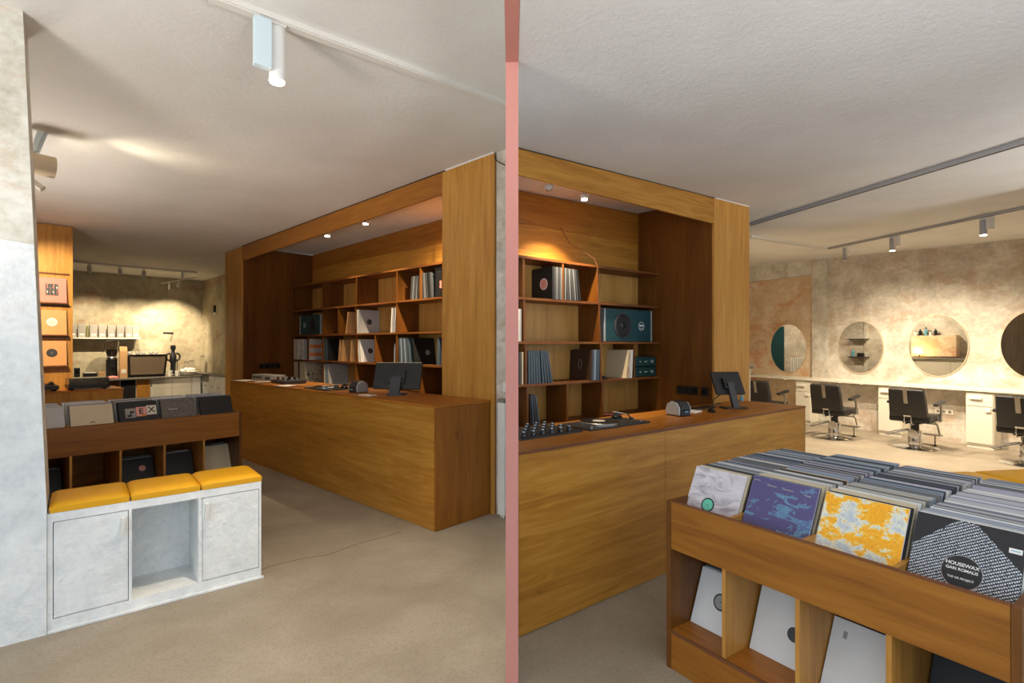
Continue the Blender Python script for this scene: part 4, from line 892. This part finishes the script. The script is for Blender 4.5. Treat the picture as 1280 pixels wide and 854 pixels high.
t = thing('tablet_stand', 'black tilted tablet register on an angled stand beside the wide column', 'monitor', FR @ T(2.86, .34, HR, -28))
box('foot','black_plastic',t,-.11,.11,-.07,.07,0,.012,.003)
MB().hexa([(-.03,-.06,.012),(.03,-.06,.012),(.03,-.02,.012),(-.03,-.02,.012)],[(-.03,.045,.24),(.03,.045,.24),(.03,.075,.24),(-.03,.075,.24)]).obj('arm','dark_grey',t)
mm = Matrix.Translation((0,.085,.23)) @ LEAN(R(-30),4,'X')
for nm, mt, bb, bv in (('housing','black_plastic',(-.15,.15,0,.024,-.115,.125),.006), ('screen','black_gloss',(-.14,.14,.0245,.027,-.105,.115),0), ('mount','black_plastic',(-.06,.06,-.025,-.001,-.06,.05),.004)):
    q = MB(); q.M = mm; q.box(*bb); q.obj(nm, mt, t, bevel=bv)
wire('looped thin cables behind the tilted tablet', FR, [(2.90,.50,HR+.11),(2.84,.54,HR+.06),(2.80,.52,HR+.008),(2.90,.56,HR+.008),(2.98,.54,HR+.02)], .005)
tag(box('keyboard', 'black_plastic', None, -.17, .17, -.05, .05, 0, .014, .003), 'dark flat keyboard lying behind the mouse', 'keyboard').matrix_world = FR @ T(2.58, .50, HR, 0)
t = thing('bottle', 'small pump bottle standing at the back end of the counter beside the column', 'bottle', FR @ T(3.86-.28, .60, HR) if 0 else FR @ T(3.52, .62, HR))
MB().lathe([(.018,0),(.018,.05),(.008,.06)],14).obj('body','blue_bottle',t,smooth=True); MB().lathe([(.006,.0605),(.006,.085),(.009,.086),(.001,.10)],10).obj('pump','black_plastic',t,smooth=True)
for i, (x, y, e) in enumerate(((1.17, 1.06, 0), (1.66, 1.12, 95))):
    p = FR @ Vector((x,y,0)); down_spot(FR @ T(x, y, ceil_r(p.x,p.y)-.001), ('unlit ceiling spot behind the header close to the partition', 'bright ceiling spot behind the header over the inset turntable')[i], e, tgt=(-.10,.55,-2), r=.026, drop=.10)

# ------------------------------------------------------------------ RIGHT SHOP: ceiling tracks, mirrors, ledge, cabinets, barber chairs
def rail(label, p, q, w=.03, mat='track_grey', h=.03):
    t = thing('light_track', label, 'track', WORLD); p, q = Vector(p), Vector(q); d = (q-p).normalized(); n = Vector((-d.y, d.x))*w
    MB().prism([((p-n).x,(p-n).y),((q-n).x,(q-n).y),((q+n).x,(q+n).y),((p+n).x,(p+n).y)], lambda x, y: ceil_r(x,y)-h, lambda x, y: ceil_r(x,y)-.001).obj('channel', mat, t)
    m_ = n*.35
    MB().prism([((p-m_).x,(p-m_).y),((q-m_).x,(q-m_).y),((q+m_).x,(q+m_).y),((p+m_).x,(p+m_).y)], lambda x, y: ceil_r(x,y)-h-.003, lambda x, y: ceil_r(x,y)-h-.0002).obj('slot', 'dark_grey' if mat == 'track_grey' else 'grey_metal', t)
    return t
rail('long grey ceiling track running past the wide column', (3.089, 6.79), (3.60, 3.50))
rail('grey ceiling track in front of the round mirrors', (5.48, 9.06), (5.68, 5.2), .028)
rail('short white ceiling track meeting the mirror track near the pillar', (3.53, 7.76), (5.44, 9.12), .022, 'track_white')
def can(x, y, lab, on=True, e=60, tgt=(1.6,.8,-1.9)):
    z = ceil_r(x, y) - .040
    t = thing('can_spot', lab, 'lamp', Matrix.Translation((x, y, z)) @ Matrix.Rotation(R(-84), 4, 'Z'))
    box('gear_box','track_white',t,.02,.085,-.024,.024,-.15,-.004,.003); MB().cyl((-.03,0,-.021),(-.03,0,-.20),.036,n=22).obj('housing','track_grey',t,smooth=True); box('adapter','track_white',t,-.05,.05,-.025,.025,-.02,0)
    MB().cyl((-.03,0,-.2005),(-.03,0,-.206),.031,n=18).obj('bulb','bulb' if on else 'dark_grey',t)
    if e:
        inv = Matrix.Rotation(R(84),4,'Z'); lamp('spot_light', t, (-.03,0,-.24), Vector((-.03,0,-.24)) + (inv @ Vector(tgt)), e, .035, 125, .9, (1,.84,.62))
    return t
can(5.50, 8.62, 'can spot on the mirror track close to the pillar', False, 150, (.9,.4,-2.2))
can(5.555, 7.62, 'lit can spot on the mirror track between the round mirrors', True, 170, (.9,.4,-2.2))
can(5.625, 6.22, 'lit can spot at the window end of the mirror track', True, 170, (.9,.4,-2.2))
can(3.83, 9.75, 'can spot over the wall across from the mirrors', True, 120, (-.8,-.4,-1.5))  # added out of view to brighten the wall reflected in the mirrors
can(2.72, 12.4, 'can spot over the door across from the mirrors', True, 110, (-.6,0,-1.5))  # added out of view to lift the dark far end of the reflection
can(3.2, 7.9, 'can spot hidden behind the wide column', True, 70, (1.6,1.0,-2.2))  # added behind the column to put light into the bay
def ellipse_mirror(x, z, rx, rz, y, lab):
    t = thing('mirror', lab, 'mirror', FW @ T(x, y, z)); n = 64
    def ring(r0, y0): return [(rx*r0*math.cos(2*math.pi*k/n), y0, rz*r0*math.sin(2*math.pi*k/n)) for k in range(n)]
    a = ring(1,-.02); b = ring(1,-.001)
    q = MB(); q.add(a+b, [tuple(range(n)), tuple(range(n,2*n))[::-1]] + [(k, n+k, n+(k+1) % n, (k+1) % n) for k in range(n)]); q.obj('glass_disc','mirror',t)
    q = MB(); o = ring(1.018,-.024); i_ = ring(1.0,-.024); o2 = ring(1.018,-.0015); i2 = ring(1.0,-.0205)
    q.add(o+i_+o2+i2, [(k,(k+1)%n,n+(k+1)%n,n+k) for k in range(n)] + [(2*n+k,2*n+(k+1)%n,(k+1)%n,k) for k in range(n)] + [(n+k,n+(k+1)%n,3*n+(k+1)%n,3*n+k) for k in range(n)]); q.obj('rim','lamp_beige',t)
    return t
ellipse_mirror(-2.553, 1.56, .42, .53, .06, 'round mirror in the bay behind the pillar')
ellipse_mirror(-1.007, 1.595, .415, .50, 0, 'round mirror next to the pillar, above the first salon chair')
ellipse_mirror(.270, 1.63, .434, .525, 0, 'round mirror with bottle shelf reflected, above the middle salon chair')
ellipse_mirror(1.56, 1.65, .44, .53, 0, 'round mirror above the salon chair farthest from the pillar')
t = thing('salon_ledge', 'long pale plaster ledge under the round mirrors', 'ledge', FW)
box('board','plaster_orange' if 0 else 'warm_white',t,-4.7,3.1,-.36,-.052,.905,.955,.004); box('back_strip','warm_white',t,-4.7,-1.96,-.051,.055,.905,.955); box('back_strip','warm_white',t,-1.635,3.1,-.051,-.001,.905,.955)
for i, x in enumerate((-3.6,-2.4,-1.25,-.85,.2,.65,1.5)):
    o = thing('ledge_light', 'small round light set under the salon ledge', 'lamp', FW @ T(x,-.26,.904), 'lights under the salon ledge')
    MB().lathe([(.035,0),(.035,-.006),(.028,-.008)],16).obj('rim','chrome',o); MB().lathe([(.026,-.0085),(.001,-.010)],14).obj('bulb','led',o)
def cabinet(x0, x1, lab):
    t = thing('salon_cabinet', lab, 'cabinet', FW)
    box('body','plaster_beige' if 0 else 'warm_white',t,x0,x1,-.30,-.055,.05,.895,.004); box('plinth','warm_white',t,x0+.01,x1-.01,-.285,-.06,0,.049)
    d = box('door','warm_white',t,x0+.012,x1-.012,-.318,-.301,.08,.66,.003); box('handle','ceramic',d,x1-.10,x1-.03,-.352,-.319,.59,.65,.004)
    d = box('drawer','warm_white',t,x0+.012,x1-.012,-.318,-.301,.675,.885,.003); box('handle','ceramic',d,x0+.06,x0+.22,-.36,-.319,.78,.815,.004)
cabinet(-2.14,-1.80,'white salon cabinet under the ledge at the pillar'); cabinet(-.53,-.14,'white salon cabinet between the first two salon chairs'); cabinet(.78,1.14,'white salon cabinet beyond the middle salon chair')
socket(FW @ T(.36, 0, .50), 'pale double wall socket under the ledge behind the middle salon chair', 3, 'warm_white', 'stone_grey', .085)
def barber(fr, label):
    t = thing('barber_chair', label, 'chair', fr, 'salon chairs facing the mirrors')
    MB().lathe([(.31,0),(.31,.012),(.29,.022),(.16,.045),(.13,.055),(.001,.056)], 40).obj('base_plate','chrome',t,smooth=True)
    MB().lathe([(.095,.056),(.095,.27),(.085,.29),(.001,.291)], 28).obj('pump_column','chrome',t,smooth=True)
    MB().lathe([(.055,.2915),(.055,.40),(.001,.401)], 20).obj('piston','black_plastic',t,smooth=True)
    MB().lathe([(.075,-.012),(.075,.012),(.06,.014)], 20, (0,0,0)).obj('pump_badge','chrome',t).matrix_local = Matrix.Translation((.02,-.10,.24)) @ LEAN(R(90),4,'X')
    MB().box(-.12,.12,-.14,.16,.402,.43).obj('seat_plate','black_plastic',t)
    MB().box(-.27,.27,-.25,.27,.431,.545).obj('seat','black_leather',t,bevel=.022,seg=3,smooth=True)
    mm = Matrix.Translation((0,-.235,.50)) @ LEAN(R(13),4,'X')
    q = MB(); q.M = mm; q.hexa([(-.25,-.05,.02),(.25,-.05,.02),(.25,.05,.02),(-.25,.05,.02)],[(-.235,-.045,.47),(.235,-.045,.47),(.235,.045,.47),(-.235,.045,.47)]); bk = q.obj('backrest','black_leather',t,bevel=.02,seg=3,smooth=True)
    q = MB(); q.M = mm; q.box(-.028,.028,-.062,-.051,.25,.475); q.obj('headrest_bar','steel',bk)
    q = MB(); q.M = mm; q.box(-.05,.05,-.064,-.051,.035,.06); q.obj('maker_plate','chrome',bk)
    for s in (-1,1):
        MB().tube([(s*.30,.09,.44),(s*.31,.09,.60),(s*.31,.07,.70)],.017,10).obj('arm_post','steel',t,smooth=True)
        MB().hexa([(s*.31-.035,-.14,.695),(s*.31+.035,-.14,.695),(s*.31+.035,.18,.735),(s*.31-.035,.18,.735)],[(s*.31-.035,-.14,.735),(s*.31+.035,-.14,.735),(s*.31+.035,.18,.785),(s*.31-.035,.18,.785)]).obj('armrest','black_leather',t,bevel=.012)
        MB().box(s*.285-.012,s*.285+.012,-.1,.22,.44,.465).obj('side_rail','steel',t)
        MB().tube([(s*.17,.25,.44),(s*.18,.36,.34),(s*.18,.44,.19)],.012,8).obj('footrest_strut','steel',t,smooth=True)
    MB().box(-.20,.20,.40,.52,.17,.19).obj('footrest','steel',t,bevel=.004); MB().tube([(-.18,.33,.37),(.18,.33,.37)],.010,8).obj('footrest_bar','steel',t)
    MB().cyl((.12,.44,.02),(.12,.44,.17),.008,n=8).obj('footrest_leg','black_plastic',t); MB().cyl((.12,.44,.0),(.12,.44,.02),.022,n=10).obj('leg_pad','rubber',t)
    MB().tube([(-.07,-.05,.30),(-.22,-.14,.26),(-.34,-.20,.20),(-.33,-.13,.18),(-.20,-.06,.24),(-.07,.0,.28)],.009,8).obj('pump_lever','chrome',t,smooth=True)
    for s in (-.045,.045): MB().tube([(s,-.265,.53),(s,-.29,.46),(s,-.24,.40),(s,-.10,.41)],.009,8).obj('hinge_rod','chrome',t,smooth=True)
    return t
ch = barber(FW @ T(.46,-1.15,0,6), 'black salon chair with chrome base between the two white cabinets, socket behind it')
copy_tree(ch, FW @ T(-.65,-1.43,0,6), 'black salon chair with chrome base beside the end of the plywood counter')
copy_tree(ch, FW @ T(1.80,-1.10,0,2), 'black salon chair with chrome base beyond the last white cabinet')
copy_tree(ch, FW @ T(-1.84,-1.62,0,4), 'black salon chair of which only an armrest shows behind the counter')
# opposite wall seen in the mirrors: shelves with bottles and a lit lamp
t = thing('wall_niche', 'pale wall cabinet with worktop reflected in the mirror above the middle salon chair', 'cabinet', FW)
box('upper','plaster_orange',t,-2.02,-1.1,-4.199,-4.02,1.36,1.86,.004); box('worktop','stone_grey',t,-2.6,-.4,-4.199,-3.85,1.29,1.33,.004); box('lower','warm_white',t,-2.58,-.42,-4.199,-3.9,0,1.289,.004)
for x in (-2.57,-1.86,-1.15): box('door','warm_white',t,x,x+.70,-3.899,-3.885,.06,1.25,.003)
t = thing('table_lamp', 'small glowing lamp on the worktop across from the mirrors', 'lamp', FW @ T(-1.80,-3.93,1.331)); MB().lathe([(.04,0),(.04,.01),(.012,.02),(.012,.08)],14).obj('base','black_plastic',t,smooth=True); MB().lathe([(.05,.081),(.06,.13),(.04,.19),(.001,.195)],16).obj('globe','flame',t,smooth=True)
d = bpy.data.lights.new('globe_light', 'POINT'); d.energy = 5; d.shadow_soft_size = .06; d.color = (1,.75,.4); o = bpy.data.objects.new('globe_light', d); col.objects.link(o); o.parent = t; o.location = (0,.09,.16)
for i, x in enumerate((-1.95,-1.86,-1.74,-1.64,-1.54)):
    t = thing('bottle', 'care product bottle on top of the pale cabinet across from the mirrors', 'bottle', FW @ T(x,-4.1,1.861), 'bottles across from the mirrors'); h = .12+.04*(i % 3)
    MB().lathe([(.035,0),(.035,h*.7),(.014,h*.8)],14).obj('body',('paper','black_plastic','blue_bottle')[i % 3],t,smooth=True); MB().lathe([(.014,h*.805),(.014,h),(.001,h+.002)],10).obj('cap','black_plastic',t)
for i, z in enumerate((1.30,1.78)):
    t = thing('wall_shelf', ('lower','upper')[i] + ' small wall shelf across from the mirrors', 'shelf', FW @ T(-3.33,-4.199,z)); box('board','dark_grey',t,-.25,.25,0,.16,0,.018)
    for s_ in (-.2,.2): box('bracket','steel',t,s_-.01,s_+.01,0,.12,-.02,-.001)
tag(MB().lathe([(.04,0),(.04,.14),(.015,.17),(.015,.2)],14).obj('bottle','blue_bottle',fr=FW @ T(-3.45,-4.11,1.319),smooth=True), 'blue bottle on the lower small wall shelf across from the mirrors', 'bottle')
tag(box('box','black_plastic',None,-.07,.07,-.05,.05,0,.1,.004), 'black box on the lower small wall shelf across from the mirrors', 'box').matrix_world = FW @ T(-3.25,-4.11,1.319)
struct(box('trim_6','plaster_pillar',None,-3.2,-3.12,-4.199,-4.16,0,3.4)).matrix_world = FW
o = struct(box('door_1','teal',None,-6.6,-5.62,-4.199,-4.15,0,2.2,.004)); o.matrix_world = FW
t = thing('radiator', 'white ribbed radiator on the wall across from the mirrors', 'radiator', FW)
for k in range(8): box('rib','white_paint',t,-5.35+.07*k,-5.30+.07*k,-4.19,-4.10,.55,1.25,.01)
box('pipe','white_paint',t,-5.36,-4.80,-4.185,-4.105,.50,.54,.008)
# yellow-cushioned bench behind the near record bin
FY = frame(3.27, 4.0, 8)
t = thing('storage_bench', 'low white bench behind the bin crowded with sleeves', 'bench', FY)
box('body','plaster_white',t,0,1.5,0,.42,.05,.52,.006); box('plinth','plaster_white',t,.02,1.48,.03,.40,0,.049); box('door','plaster_white',t,.05,.70,-.012,-.001,.08,.49,.003); box('door','plaster_white',t,.74,1.45,-.012,-.001,.08,.49,.003)
cushion(FY @ T(.375,.21,.521), 'yellow leather cushion behind the bin crowded with sleeves', .745, .42, .055); cushion(FY @ T(1.125,.21,.521), 'yellow leather cushion farther along the low white bench', .745, .42, .055)

# ------------------------------------------------------------------ unseen uplighters added to brighten both ceilings and a spot for the display panel
def uplighter(x, y, label, energy, tgt=(0,0,1), color=(1,.92,.82), h=1.75, angle=150):  # added lamps standing out of view to brighten the ceilings
    t = thing('added_uplighter', label, 'lamp', Matrix.Translation((x, y, 0)))
    MB().lathe([(.15,0),(.15,.015),(.03,.03)], 24).obj('foot', 'black_plastic', t, smooth=True); MB().cyl((0,0,.03), (0,0,h-.12), .012, n=10).obj('pole', 'black_plastic', t)
    MB().lathe([(.03,h-.12),(.10,h-.05),(.15,h),(.145,h),(.09,h-.045),(.001,h-.08)], 24).obj('bowl', 'lamp_white', t, smooth=True)
    lamp('up_light', t, (0,0,h+.01), Vector((0,0,h+.01)) + Vector(tgt), energy, .40, angle, .6, color)
    return t
uplighter(-2.6, .5, 'floor uplighter on the window side of the white bench', 95, (.1,.5,1))
uplighter(-5.3, 4.3, 'floor uplighter behind the plaster pillar', 150, (.2,.25,1))
uplighter(1.3, -.2, 'floor uplighter on the window side of the crowded record bin', 110, (0,.35,1), (1,.96,.92))
uplighter(5.6, 2.2, 'floor uplighter on the window side of the salon', 170, (0,.3,1), (1,.94,.86))
track_spot(FL @ T(-4.6, -2.6, cl(-4.6)-.002), 'ceiling spot aimed at the display panel', (-1.6,.75,-1.1), 200, angle=60)
